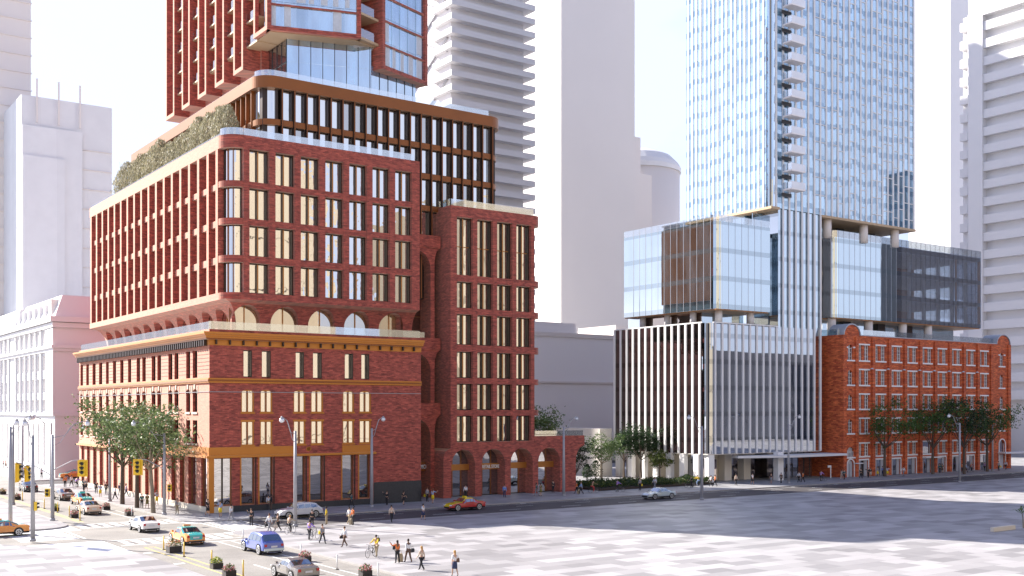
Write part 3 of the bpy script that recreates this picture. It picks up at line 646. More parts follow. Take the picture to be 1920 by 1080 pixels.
def glazed(P,u0,u1,d,z0,zt,step,n,first=None):
    z=z0; f=0
    while z<zt:
        zh=min(z+step,zt)
        for k in range(n):
            a=u0+(u1-u0)*k/n; b=u0+(u1-u0)*(k+1)/n
            if f<3:
                g=MB(); g.box(P,a+.02,b-.02,d,d+.04,z+.02,zh-.02,random.choice(['glass_home','glass_home','glass_blue'])); w=g.build('window',tw)
                if f<2 and random.random()<.6:
                    q=MB(); ww=random.uniform(.3,.8)*(b-a); q.box(P,a+.05,a+ww,d-.03,d-.01,z+.15,zh-.15,'curtain_cloth'); c=q.build('curtain',tw); 
            else:
                continue
        if f>=3:
            g=MB(); g.box(P,u0,u1,d,d+.04,z,zh,'glass_home'); g.build('glazing',tw)
        z=zh; f+=1
plain('curtain_cloth',(.55,.58,.62),.7,var=.2,vs=3)
glazed(PA,.55,11.4,.35,60.05,ZT,3.2,7)
g=MB()
for k in range(1,7): g.box(PA,.55+10.85*k/7-.04,.55+10.85*k/7+.04,.25,.36,60.05,ZT,'glass_blue')
g.build('mullion',tw)
g=bay(PB,0,9.43,3.4,56.45,ZT,0); g.build('bay',tw)
glazed(PB,.55,8.9,.35,57.0,ZT,3.2,5)
g=MB()
for k in range(1,5): g.box(PB,.55+8.35*k/5-.04,.55+8.35*k/5+.04,.25,.36,57.0,ZT,'glass_blue')
g.build('mullion',tw)
# corner balconies between the two bays
g=MB(); z=59.5
while z<ZT:
    g=MB(); pts=[(23.36,8.81),(26.6,10.1),(25.4,14.5),(22.2,13.2)]
    g.rings([[(x,y,z) for x,y in pts],[(x,y,z+.3) for x,y in pts]],'soffit')
    g.quad([(23.36,8.83,z+.3),(25.9,9.85,z+.3),(25.9,9.85,z+1.4),(23.36,8.83,z+1.4)],'rail_bright'); g.build('balcony',tw); z+=3.2
g=MB(); g.rings([[(x,y,zz) for x,y in ((22,12.2),(25.9,13.6),(25.9,20),(22,20))] for zz in (59.8,ZT)],'glass_home'); g.build('glazing',tw)
# lobby storey: splayed glass walls and pale soffit
PL=Af(15.4,14.2,-17.9)
glz=MB(); glz.box(PL,0,11.0,0,.05,51.1,59.4,'glass_blue'); glz.b(15.4,15.45,14.2,40,51.1,59.3,'glass_shop')
PM=Af(25.87,10.9,16); glz.box(PM,0,8.6,0,.05,51.1,57.0,'glass_blue'); glz.build('lobby_glazing',tw)
g=MB()
for k in range(8): g.box(PL,k*1.55-.04,k*1.55+.04,-.05,0,51.1,59.4,'dark_metal')
for k in range(6): g.box(PM,k*1.6-.04,k*1.6+.04,-.05,0,51.1,57,'dark_metal')
g.box(PL,0,11,-.04,0,56.5,56.58,'glass_blue')
for k in range(12): g.b(15.33,15.4,14.2+k*1.5,14.28+k*1.5,51.1,59.3,'dark_metal')
g.b(15.3,15.4,14.2,40,56.4,56.5,'dark_metal'); g.build('mullion',tw)
g=MB(); g.rings([[(x,y,zz) for x,y in ((12.6,12.9),(23,9.6),(26.6,10.6),(26,40),(12.6,40))] for zz in (59.4,59.48)],'soffit'); g.build('soffit',tw); g=MB()
g.rings([[(26.3,10.9,59.4),(25.5,14.2,56.6),(25.0,14.2,56.6),(23.6,11.2,59.4)],[(26.5,12.5,59.4),(26,16,56.6),(25.2,16,56.6),(23.6,13,59.4)]],'concrete'); g.build('splayed_soffit',tw)
g=MB(); g.rings([[(x,y,zz) for x,y in ((14.4,15.3),(22.6,12.6),(27.4,13.0),(34.5,15.8),(34.5,52),(14.4,52))] for zz in (59.7,ZT)],'brick_red')
g.b(16,33,20,50,51,59.6,'bronze_dark'); g.rings([[(x,y,zz) for x,y in ((16,16.5),(25,14.5),(33,15.5),(33,50),(16,50))] for zz in (51.2,56.4)],'dark_metal')
g.b(14.4,26,20,52,56.46,59.7,'brick_red'); g.build('core',tw)
# ================================================================== FIN BUILDING (right)
fn=thing('finned_building','glass office podium wrapped in tall white vertical fins, raised on white columns','building',(80.07,2.5,0))
FX,FY=80.07,2.5; fr=1.55
ff=[81.95+1.578*k for k in range(17)]; fw=[4.45+1.56*k for k in range(14)]
for x in ff:
    g=MB(); top=24.95 if x<96.5 else 44.3; g.b(x-.16,x+.16,FY+.13,FY+.29,4.5,top,'white_paint'); g.build('fin',fn)
for y in fw:
    g=MB(); g.b(FX+.13,FX+.29,y-.21,y+.21,4.5,24.95,'white_paint'); g.build('fin',fn)
g=MB(); g.b(FX+fr,107.5,FY+.3,FY+.4,4.5,25.0,'fin_glass'); g.b(FX+.3,FX+.4,FY+fr,25.0,4.5,25.0,'fin_dark_reflect'); g.arc(FX+fr,FY+fr,fr-.4,fr-.3,180,270,4.5,25,'fin_glass',12)
g.b(107.45,107.5,FY+.4,12,4.5,44,'glass_dark'); g.build('curtain_wall',fn)
g=MB(); g.b(FX+.5,107.4,FY+.5,25,4.55,24.9,'dark_slate'); g.b(FX+.3,107.4,FY+.3,25,4.4,4.55,'stone_warm'); g.build('floor_slab',fn)
g=MB(); g.b(FX+.3,FX+.45,FY+fr,25,24.9,25.2,'white_paint'); g.b(FX+fr,96.6,FY+.3,FY+.45,24.9,25.2,'white_paint'); g.build('coping',fn)
for y in (5.2,8.3,11.4,14.5,17.6,20.7,23.8):
    g=MB(); g.b(FX+.1,FX+.9,y-.55,y+.55,0,4.4,'white_paint'); g.build('column',fn)
for x,y in ((81.3,3.4),(95.3,1.6)): 
    g=MB(); g.b(x-.65,x+.65,y-.5,y+.5,0,4.6,'white_paint'); g.build('column',fn)
for x in (88.3,92.8):
    g=MB(); g.b(x-.8,x+.8,6,7.4,0,4.4,'stone_warm'); g.build('column',fn)
g=MB(); g.b(83.2,83.5,9.5,25,0,4.4,'cream_wall'); g.b(84.0,88,7.5,7.8,0,4.4,'cream_wall'); g.b(88,107,9,9.2,0,4.4,'glass_brown'); g.b(97.5,107.2,4.6,4.7,0,4.4,'glass_shop'); g.b(97.4,97.5,4.6,9,0,4.4,'glass_shop'); g.b(83.4,83.45,3.9,7.5,0,3.6,'glass_brown'); g.b(82.6,83.2,8.4,9.6,0,3.8,'glass_dark')
for k in range(7): g.b(97.6+k*1.5,97.66+k*1.5,4.52,4.6,0,4.4,'dark_metal')
g.each('ground_floor',fn)
g=MB(); g.rings([[(86.5,2.2,zz),(95.8,-.9,zz),(109.6,-.9,zz),(109.6,4,zz),(87,4,zz)] for zz in (3.75,4.1)],'stone_white'); tag(g.build('canopy',fn))
# floors of the strip and the set back storeys
g=MB(); g.b(96.8,107.5,FY+.42,FY+.5,25,44.4,'curtain_strip'); g.b(94.6,96.8,6.5,6.6,25,44,'glass_blue'); g.b(107.5,112.2,6.4,6.5,25,43.6,'curtain_strip'); g.b(96.7,96.8,FY+.4,6.5,25,44.4,'fin_glass'); g.b(112.1,112.3,4.5,10,27.4,41.4,'glass_brown')
g.build('curtain_wall',fn)
# boxes
def gbox(root,x0,y0,x1,y1,z0,z1,zr,r=1.2,mat='curtain_box',east=True):
    g=MB(); xs_=x1 if x1<100 else 130.2
    g.b(x0+r,xs_,y0,y0+.1,z0,z1,mat);
    if x1>100: g.b(xs_+.02,x1-.02,y0,y0+.06,z0,z1,'wing_glass')
    g.b(x0,x0+.1,y0+r,y1,z0,z1,mat); g.arc(x0+r,y0+r,r-.1,r,180,270,z0,z1,mat,12)
    g.b(x1-.1,x1,y0+.1,y1,z0,z1,mat if x1<100 else 'wing_glass'); g.build('curtain_wall',root)
    if x1>100:
        for q_,(za,zb) in enumerate(((z0+.02,z0+.75),(31.65,32.4),(36.05,36.8),(40.45,41.15))):
            q=MB(); q.b(xs_,x1-.2,y0+.1,y0+.3,za,zb,'slab_dark'); q.b(xs_,x1-.2,y0+.31,y1-.2,za+.02,zb,'stone_pale'); q.build('floor_slab',root)
        for za,zb in ((28.2,31.65),(32.4,36.05),(36.8,40.45)):
            for k in range(6):
                q=MB(); xx=132.5+k*4.6; q.tube([(xx,y0+2.2,za),(xx,y0+2.2,zb)],.36,'stone_grey',8); q.build('inner_column',root,True)
            q=MB(); q.b(xs_,xs_+.2,y0+.2,y1,za,zb,'slab_dark'); q.b(x1-9,x1-.3,y1-5.2,y1-5,za,zb,'slab_warm'); q.b(138,145,y1-9,y1-8.8,za,zb,'slab_dark'); q.b(x1-.5,x1-.15,y0+.1,y0+.5,za,zb,'slab_warm'); q.b(x1-8.3,x1-8,y0+.12,y0+.4,za,zb,'slab_warm'); q.build('partition',root)
    g=MB(); g.b(x0+.2,x1-.2,y0+.2,y1,z0-.14,z0+.0,'bronze'); g.b(x0+.3,x1-.3,y0+.3,y1,z1-.2,z1-.05,'concrete'); g.build('soffit',root)
    g=MB(); g.b(x0+r,x1,y0,y0+.03,z1,zr,'rail_bright'); g.b(x0,x0+.03,y0+r,y1,z1,zr,'rail_bright'); g.arc(x0+r,y0+r,r-.03,r,180,270,z1,zr,'rail_bright',8); g.build('glass_railing',root)
    g=MB(); n=int((y1-y0-r)/1.5)
    for k in range(n): g.b(x0-.03,x0,y0+r+k*1.5,y0+r+k*1.5+.05,z0,zr,'pane_pale')
    n=int((x1-x0-r)/1.5)
    for k in range(n): g.b(x0+r+k*1.5,x0+r+k*1.5+.04,y0-.03,y0,z0,zr,'pane_pale' if x0<100 or k<12 else 'dark_metal')
    tag(g.build('mullion',root),kind='stuff')
gl=thing('glass_box','glass office box with a rounded corner resting above the white finned podium','building',(82,2.5,27))
gbox(gl,81.95,2.5,94.3,24.2,27.25,40.95,42.0)
gr_=thing('glass_box','long glass office box floating above the orange brick warehouse roof','building',(112,4,27))
gbox(gr_,112.3,4,157.4,24,27.45,41.4,42.6)
for x in (84.2,91.5):
    g=MB(); g.tube([(x,4.2,25),(x,4.2,27.3)],.62,'stone_white',12); g.build('column',gl,True)
for y in (9,15,21):
    g=MB(); g.tube([(83.4,y,25),(83.4,y,27.3)],.55,'stone_white',12); g.build('column',gl,True)
g=MB(); g.b(84.4,94,8,8.2,25,27.3,'glass_blue'); g.b(84.2,84.4,8,23,25,27.3,'glass_brown'); g.b(83.6,83.7,21,25,25,27.4,'glass_blue'); g.build('glazing',gl)
for x in (113.2,123.5,133.6,141.5):
    g=MB(); g.tube([(x,5.2,24),(x,5.2,27.5)],.75,'stone_grey',12); g.build('column',gr_,True)
g=MB(); g.b(111,155,8.5,8.7,24,27.4,'glass_blue'); 
for x in (119.5,129.5,138): g.b(x,x+2.2,7.6,8.49,24,27.4,'dark_metal')
g.build('glazing',gr_)
# tower
gt=thing('glass_tower','tall pale blue glass tower with thin white fins and a stack of white corner balconies','building',(96,3,44))
TX,TY,TX1,TY1=94.5,2.5,133.9,22.2; TT=112
g=MB(); g.b(TX+1.3,TX1,TY+.3,TY+.4,44.5,TT,'curtain_tower'); g.b(TX+.3,TX+.4,TY+1.3,TY1,44.6,TT,'curtain_tower'); g.arc(TX+1.3,TY+1.3,.9,1.0,180,270,44.6,TT,'glass_blue',8); g.b(TX1-.1,TX1,TY+.4,TY1,44.6,TT,'curtain_tower'); g.b(TX+.5,TX1-.2,TY+.5,TY1-.1,44.8,TT,'dark_slate')
g.build('curtain_wall',gt)
g=MB(); g.b(TX+.1,96.7,TY,TY1,44.2,44.6,'soffit'); g.b(107.5,TX1,TY+.1,TY1,44.1,44.5,'soffit'); g.build('soffit',gt)
for k in range(18):
    y=4.3+1.02*k
    g=MB(); g.b(TX+.2,TX+.3,y-.13,y+.13,44.6,TT,'white_paint'); g.build('fin',gt)
xs=[96.0]+[97.2+1.578*k-.1 for k in range(0,7)]+[107.0]+[108.9+1.53*k for k in range(17)]
xs=[96.05,97.75,99.3,100.9,102.45,104.05,105.6]+[107.15+1.55*k for k in range(18)]
for x in xs:
    if x<TX1:
        g=MB(); g.b(x-.18,x+.18,TY+.17,TY+.29,44.3 if not 96.8<x<107.6 else 44.31,TT,'white_paint'); g.build('fin',gt)
g=MB()
random.seed(5)
for x in [105.6]+[107.15+1.55*k for k in range(0,17)]:
    if random.random()<.75:
        o=random.choice([0,.9,1.7]); z=46+o
        while z<TT: g.b(x+.18,x+1.37,TY+.2,TY+.3,z,z+.12,'white_paint'); z+=3.0
g.each('transom',gt,limit=100)
for k in range(12):
    z=47.3+k*3.0
    g=MB(); g.b(97.1,100.5,.39,2.2,z,z+.22,'stone_pale'); bo=g.build('balcony',gt)
    q=MB(); q.b(97.1,100.5,.39,.43,z+.22,z+1.3,'pane_white'); q.b(97.1,97.14,.43,2.2,z+.22,z+1.3,'rail_bright'); q.b(100.46,100.5,.43,2.2,z+.22,z+1.3,'rail_bright'); pn=q.build('balustrade',None); adopt(pn,bo)
    q=MB(); q.b(97.0,99.4,2.35,2.42,z-.9,z-.3,'dark_metal'); q.build('louvre',gt)
for x in (97.8,110.5,120.5,129.5):
    g=MB(); g.tube([(x,4.0,41),(x,4.0,44.2)],.75,'stone_grey',12); g.build('column',gt,True)
for y in (7,13,19):
    g=MB(); g.tube([(95.8,y,41),(95.8,y,44.3)],.5,'stone_grey',10); g.build('column',gt,True)
g=MB(); g.b(96,133,9.5,9.7,41,44.2,'glass_blue'); g.b(96,96.2,9.6,21,41,44.2,'glass_blue')
for x in (109,119,128): g.b(x,x+2,8.6,9.49,41.3,44.1,'dark_metal')
g.build('glazing',gt)
# ================================================================== ORANGE BRICK WAREHOUSE
bw=thing('brick_warehouse','five storey orange brick warehouse with white sills, small paned windows and curved end gables','building',(109.4,0,0))
AX0,AX1=109.4,160.7; HT=24.1
wins=[];H=[]
bays=[]
for k in range(9):
    x0=113.7+4.56*k; bays.append((x0,x0+2.9))
zr=[(20.3,22.6),(15.9,18.3),(11.75,14.05),(7.5,9.9),(3.6,5.7)]
zr=[(19.9,22.5),(15.7,18.2),(11.6,14.0),(7.45,9.85),(3.15+.35,5.6)]
for bi,(a,b) in enumerate(bays):
    for ri,(c,d) in enumerate(zr):
        if bi==4 and ri==4: continue
        H.append((a,a+1.0,c,d)); H.append((b-1.25,b,c,d))
    H.append((a,b-.2,0,2.75))
ends=[(110.95,112.15),(157.2,158.4)]
for (a,b) in ends:
    for ri,(c,d) in enumerate(zr[:4]): H.append((a,b,c,d,d-.6))
H.append((110.7,112.6,3.4,5.1,4.15)); H.append((110.75,112.4,0,2.9,2.1)); H.append((157.0,158.9,3.2,5.6,4.7)); H.append((157.1,158.8,0,2.75)); H.append((bays[4][0],bays[4][1]-.2,3.2,5.6))
g=MB(); g.wall(S(0),AX0,AX1,0,HT,H,.35,'brick_orange'); g.b(AX0-.01,AX0,0.01,24,0,HT,'brick_orange'); g.b(AX1-.01,AX1,.01,24,0,HT,'brick_orange'); g.b(AX0+.1,AX1-.1,.5,24,HT-.5,HT-.3,'concrete'); g.b(AX0+.2,AX1-.2,.9,1.1,0,HT-.6,'dark_slate')
# curved gables
for x0,x1 in ((AX0+.55,114.0),(156.2,AX1-.1)):
    n=10;xc=(x0+x1)/2;w=(x1-x0)/2
    for j in range(n):
        a0,a1=PI*j/n,PI*(j+1)/n
        p=[(xc-w*math.cos(a0),HT+1.75*math.sin(a0)),(xc-w*math.cos(a1),HT+1.75*math.sin(a1))]
        g.quad([(p[0][0],0,HT),(p[1][0],0,HT),(p[1][0],0,p[1][1]),(p[0][0],0,p[0][1])],'brick_orange')
        g.quad([(p[0][0],.5,HT),(p[1][0],.5,HT),(p[1][0],.5,p[1][1]),(p[0][0],.5,p[0][1])],'brick_orange')
g.build('wall',bw)
g=MB()
for x0,x1 in ((AX0+.45,114.1),(156.1,AX1)):
    n=12;xc=(x0+x1)/2;w=(x1-x0)/2; rs=[]
    for j in range(n+1):
        a=PI*j/n; rs.append([(xc-w*math.cos(a),-.15,HT+1.8*math.sin(a)),(xc-w*math.cos(a),3.2,HT+1.8*math.sin(a)),(xc-(w+.2)*math.cos(a),3.2,HT+2.0*math.sin(a)),(xc-(w+.2)*math.cos(a),-.15,HT+2.0*math.sin(a))])
    g.rings(rs,'roof_lead')
g.b(114.1,156.1,-.08,.3,HT,HT+.14,'roof_lead'); g.build('coping',bw)
g=MB()
for k in range(10):
    x=112.85+4.56*k if k<9 else 154.6
    x=112.75+4.56*k; g.b(x,x+.75,-.28,0,0.0,HT-.3 if k not in(0,9) else HT-.3,'brick_orange')
g.b(AX0,AX0+.9,-.28,0,0,HT,'brick_orange'); g.b(AX1-.9,AX1,-.28,0,0,HT,'brick_orange'); g.each('pilaster',bw)
g=MB()
for bi,(a,b) in enumerate(bays):
    for ri,(c,d) in enumerate(zr):
        g.b(a-.12,b+.12,-.14,-.001,d,d+.25,'white_paint'); g.b(a-.12,b+.12,-.2,-.001,c-.25,c,'white_paint')
    g.b(a-.1,b-.1,-.12,-.001,2.75,3.0,'white_paint'); g.b(a-.16,a,-.1,-.001,0,2.75,'white_paint'); g.b(b-.2,b-.04,-.1,-.001,0,2.75,'white_paint')
for a,b in ends:
    for c,d in zr[:4]: g.b(a-.5,b+.5,-.18,-.001,c-.25,c,'white_paint')
    g.b(a-.6,a-.05,-.14,-.001,21.9,22.15,'white_paint'); g.b(b+.05,b+.6,-.14,-.001,21.9,22.15,'white_paint')
g.b(110.4,112.9,-.18,-.001,3.15,3.4,'white_paint')
for q,(a,b,sp,t) in enumerate(((110.75,112.4,2.1,2.95),(157.0,158.9,4.7,5.65))):
    uc,w=(a+b)/2,(b-a)/2+.08; rs=[]
    for j in range(11):
        an=PI*j/10; rs.append([(uc-(w+o)*math.cos(an),y,sp+(t-sp+o)*math.sin(an)) for o,y in ((0,-.12),(.18,-.12),(.18,.02),(0,.02))])
    g.rings(rs,'white_paint'); g.b(a-.26,a-.08,-.12,.02,0,sp,'white_paint'); g.b(b+.08,b+.26,-.12,.02,0,sp,'white_paint')
tag(g.build('trim',bw),kind='stuff')
WN=('glass_shop','white_paint','white_paint',1,3,.07)
cnt=0; st=MB()
for bi,(a,b) in enumerate(bays):
    for ri,(c,d) in enumerate(zr):
        if bi==4 and ri==4: continue
        window(bw,S(0),a,a+1.0,.2,c,d,WN); window(bw,S(0),b-1.25,b,.2,c,d,WN)
def paned(a,b,c,d,nv,nh):
    w=MB(); w.b(a,b,.28,.3,c,d,'glass_shop'); wo=w.build('arched_window',bw); f=MB()
    for k in range(nv+1): f.b(a+k*(b-a)/nv-.03,a+k*(b-a)/nv+.03,.19,.27,c,d,'white_paint')
    for k in range(nh+1): f.b(a,b,.2,.265,c+k*(d-c)/nh-.03,c+k*(d-c)/nh+.03,'white_paint')
    f.build('frame',wo)
for a,b in ends:
    for c,d in zr[:4]: paned(a,b,c,d,2,4)
paned(110.7,112.6,3.4,5.1,5,2); paned(157.0,158.9,3.2,5.6,1,1); paned(bays[4][0],bays[4][1]-.2,3.2,5.6,1,1)
for bi,(a,b) in enumerate(bays):
    g=MB(); g.b(a,b-.2,.3,.34,0,2.75,'glass_shop'); g.b(a,a+.75,.2,.3,0,2.75,'door_grey'); g.b(b-1.0,b-.2,.2,.3,0,2.75,'door_grey'); g.build('shopfront',bw)
g=MB(); g.b(110.8,112.35,.2,.26,0,2.85,'door_grey'); g.b(111.56,111.6,.17,.2,0,2.2,'dark_metal'); g.build('door',bw)
g=MB(); g.b(157.1,158.8,.2,.26,0,2.75,'door_grey'); g.build('door',bw)
g=MB(); g.b(112.4,114.0,-.9,-.02,2.25,2.38,'white_paint'); g.build('canopy',bw)
g=MB(); g.b(156.5,170,-1.6,-.02,2.95,3.2,'stone_white'); g.build('canopy',bw)
g=MB(); g.b(bays[4][0]-.3,bays[4][1]+1.6,-1.1,-.02,2.72,2.9,'white_paint'); g.build('canopy',bw)
g=MB(); g.b(114.5,156,.6,.63,HT+.14,HT+1.1,'rail_bright'); g.b(AX0,AX0+.03,.6,10,HT,HT+1,'rail_glass'); g.build('glass_railing',bw)
for bi in range(8):
    g=MB(); x=117.0+4.56*bi; g.rings([[(x-.5,-.45,18.42),(x+.5,-.45,18.42),(x+.5,-.29,18.42),(x-.5,-.29,18.42)],[(x-.15,-.4,18.65),(x+.15,-.4,18.65),(x+.15,-.29,18.65),(x-.15,-.29,18.65)]],'roof_lead'); g.build('lamp_hood',bw)
# ================================================================== BACKGROUND
def bgbox(name,label,x0,x1,y0,y1,z0,z1,m='stone_white',extra=None):
    t=thing(name,label,'building',(x0,y0,0)); g=MB(); g.b(x0,x1,y0,y1,z0,z1,m); g.build('wall',t)
    if extra:
        for n,f in extra.items(): q=MB(); f(q); q.build(n,t)
    return t
# white classical building on the left
cb=thing('classical_building','white classical stone building with arched ground floor windows and a sloping mansard roof','building',(1.0,75.8,0))
cx,cy=1.0,75.8
zc=[onX(cx,u,v)[2] for u,v in ((115,600),(115,650),(115,780),(112,548))]
H=[]
yy=[cy+6.5+4.2*k for k in range(6)]+[cy+38+4.2*k for k in range(8)]
for y in yy: H+=[(y,y+1.0,zc[1]+.9,zc[0]-1.2),(y+1.25,y+2.25,zc[1]+.9,zc[0]-1.2),(y,y+2.2,zc[1]-3.6,zc[1]-1.0),(y,y+2.2,zc[1]-7.4,zc[1]-5.0),(y,y+2.2,zc[2]+.8,zc[1]-8.6)]
for y in yy: H.append((y+.4,y+2.1,1.8,zc[2]-1.3,zc[2]-2.6))
g=MB(); g.wall(Wf(cx),cy,cy+120,0,zc[0],H,.5,'stone_white'); g.b(cx+.01,cx+45,cy-.01,cy,0,zc[0],'stone_white'); g.b(cx+.5,cx+.55,cy+2,cy+118,.5,zc[0]-.5,'stone_grey'); g.build('wall',cb)
g=MB()
for z,o,h in ((zc[0],.9,.9),(zc[0]-.9,.5,.8),(zc[1],.7,.5),(zc[1]-.5,.4,.5),(zc[2],.4,.45)):
    g.b(cx-o,cx-.001,cy-o,cy+120,z,z+h,'stone_white'); g.b(cx,cx+45,cy-o,cy-.002,z,z+h,'stone_white')
g.build('cornice',cb)
g=MB()
for y in [cy+5.0+4.2*k for k in range(7)]+[cy+36.5+4.2*k for k in range(9)]: g.b(cx-.3,cx-.001,y,y+.7,zc[2]+.5,zc[0]-1,'stone_white')
g.b(cx-.35,cx-.002,cy,cy+4.2,zc[2]+.5,zc[0]-1,'stone_white'); g.build('pilaster',cb)
g=MB(); zm=zc[3]; g.rings([[(cx,cy,zc[0]+.9),(cx+45,cy,zc[0]+.9),(cx+45,cy+30,zc[0]+.9),(cx,cy+30,zc[0]+.9)],[(cx+1.4,cy+.9,zm),(cx+44,cy+.9,zm),(cx+44,cy+29,zm),(cx+1.4,cy+29,zm)]],'stone_white')
g.rings([[(cx,cy+33,zc[0]+.9),(cx+45,cy+33,zc[0]+.9),(cx+45,cy+120,zc[0]+.9),(cx,cy+120,zc[0]+.9)],[(cx+1.4,cy+34,zm),(cx+44,cy+34,zm),(cx+44,cy+119,zm),(cx+1.4,cy+119,zm)]],'stone_white')
g.build('roof',cb)
g=MB()
for k in range(6):
    y=cy+7+k*4.2; g.b(cx-.05,cx+1.5,y,y+1.1,zc[0]+1.2,zc[0]+3.4,'stone_white')
g.b(cx-.1,cx+1.6,cy+2.2,cy+4,zc[0]+1.5,zc[0]+4,'stone_grey'); g.each('dormer',cb)
# far left towers
def lines(x0,x1,y,z0,z1,step,m='stone_grey',y2=None,th=.25):
    def f(q):
        z=z0
        while z<z1: q.b(x0,x1,y-.35,y,z,z+th,m); z+=step
    return f
def far_tower(name,label,Y,ul,ur,vt,dep=30,m='stone_grey',extra=None,z0=0):
    x0=onY(Y,ul)[0]; x1=onY(Y,ur)[0]; z1=onY(Y,ur,vt)[2]
    return (bgbox(name,label,x0,x1,Y,Y+dep,z0,z1,m,extra(x0,x1,Y,z1) if extra else None),x0,x1,z1)
far_tower('office_tower','pale grey tower with thin ledges at the left edge, rising out of frame',170,-60,58,-180,30,'stone_grey',lambda a,b,Y,z:{'ledge':lines(a,b+.2,Y,8,z,4.3)})
far_tower('office_tower','grey panelled tower with stepped top and small masts above the white classical building',150,40,210,203,30,'clad',lambda a,b,Y,z:{'ledge':lines(a,b,Y,8,z-8,4.6,th=.12),'step':lambda q:(q.b(a,b-7,Y-.9,Y-.4,20,z-7,'clad'),q.b(a,b-11,Y-1.5,Y-.9,20,z-14,'clad')),'mast':lambda q:[q.b(xx,xx+.35,Y-.6,Y-.3,z-6,z+4,'stone_grey') for xx in (onY(Y-.6,68)[0],onY(Y-.6,109)[0],onY(Y-.6,149)[0])]})
# slab balcony tower behind the bronze block
Y=82; x0=onY(Y,845)[0]; x1=onY(Y,981)[0]; z1=130
def slabs(q):
    z=22
    while z<z1: q.b(x0-1.0,x1+1.9,Y-2.0,Y+6,z,z+1.25,'stone_white'); z+=3.05
def brace(q):
    for k in range(9):
        z=56+k*9
        q.tube([(x0-.2,Y+1,z),(x0-.2,Y+17,z-9)],.22,'pole_grey',6); q.tube([(x0-.2,Y+17,z+4),(x0-.2,Y+1,z-3)],.16,'pole_grey',6); q.tube([(x0-.2,Y+17,z),(x0-.2,Y+32,z-6)],.16,'pole_grey',6)
bgbox('balcony_tower','white residential tower of stacked horizontal balcony slabs behind the bronze block',x0,x1,Y,Y+30,0,z1,'stone_white',{'balcony_slab':slabs,'brace':brace})
far_tower('plain_tower','plain grey windowless tower between the brick complex and the blue glass tower',130,1052,1190,-200,32,'stone_grey')
def lowx(a,b,Y,z): return {'parapet':lambda q:(q.b(a,b,Y-.3,Y,z-.5,z+.4,'stone_grey'),q.b(a+2,a+22,Y+6,Y+20,z,z+3.2,'stone_grey'),q.b(a+34,b,Y+6,Y+20,z,z+3.4,'stone_grey'),q.b(a,b,Y-.5,Y,z*.62,z*.62+.4,'stone_grey'))}
far_tower('low_building','wide grey windowless low building behind the garden between the brick wing and white fins',70,960,1240,637,40,'stone_pale',lowx)
# white garden wall building
t=bgbox('garden_building','low white building with sunlit wall behind the garden trees',77.5,80.2,25.3,66,0,8.2,'stone_warm')
# domed building
Y=150; xa=onY(Y,1188)[0]; xb=onY(Y,1290)[0]; zt=onY(Y,1240,303)[2]; r=(xb-xa)*.62
t=thing('domed_building','pale round tower with a low domed roof left of the blue glass tower','building',((xa+xb)/2,Y+20,0))
g=MB(); g.tube([((xa+xb)/2+2,Y+r,0),((xa+xb)/2+2,Y+r,zt)],r,'stone_grey',40); g.build('wall',t,True)
g=MB(); c=((xa+xb)/2+2,Y+r); g.rings([[(c[0]+rr*math.cos(2*PI*k/40),c[1]+rr*math.sin(2*PI*k/40),z) for k in range(40)] for rr,z in ((r*1.03,zt-1.5),(r*1.03,zt),(r*.97,zt+1.6),(r*.8,zt+4.2),(r*.5,zt+6.2),(r*.1,zt+7))],'stone_white'); g.build('dome',t)
g=MB(); g.b(onY(Y-8,1150)[0],onY(Y-8,1201)[0],Y-8,Y+10,0,onY(Y-8,1195,257)[2],'stone_grey'); g.build('annex',t)
g=MB(); g.b(onY(Y-13,1160)[0],onY(Y-13,1222)[0],Y-13,Y-2,0,onY(Y-13,1210,327)[2],'stone_grey'); g.build('annex',t)
# right edge buildings (louvred west faces)
Xr=225.0
def louv(q,y0,y1,zt,zb=14,st=4.6,X=Xr):
    z=zb
    while z<zt: q.b(X-1.6,X,y0,y1,z,z+2.3,'stone_white'); z+=st
ya=onX(Xr,1920)[1]; yb=onX(Xr,1850)[1]; zt=onX(Xr,1850,42)[2]
t=thing('louvred_building','white building with deep horizontal louvres at the right edge of the photo','building',(Xr,ya,0))
g=MB(); g.b(Xr,Xr+40,ya-60,yb+4,0,zt+10,'stone_white'); g.b(Xr-2.0,Xr,yb,yb+4,0,zt+10,'stone_white'); g.b(Xr-2,Xr-.01,ya-60,yb-.01,zt+1.5,zt+9.9,'stone_white'); g.build('wall',t)
q=MB(); louv(q,ya-60,yb,zt); q.each('louvre',t)
X2=233; y2=onX(X2,1846)[1]; y3=onX(X2,1806)[1]; z2=onX(X2,1806,62)[2]
t=thing('louvred_building','narrow white louvred block just left of the large louvred building','building',(X2,y2,0))
g=MB(); g.b(X2,X2+20,y2-2,y3,0,z2+4,'stone_white'); g.b(X2-1.5,X2,y2-3,y2+4,0,z2+4,'stone_white'); g.build('wall',t)
q=MB(); louv(q,y2+4,y3,z2,20,5,X2); q.each('louvre',t)
far_tower('plain_tower','tall white plain tower beyond the louvred block at the right, rising out of frame',150,1782,1832,-200,20,'stone_white')
bgbox('low_building','grey low building beyond the orange brick warehouse at the right edge of the street',200,300,40,70,0,17,'stone_grey')
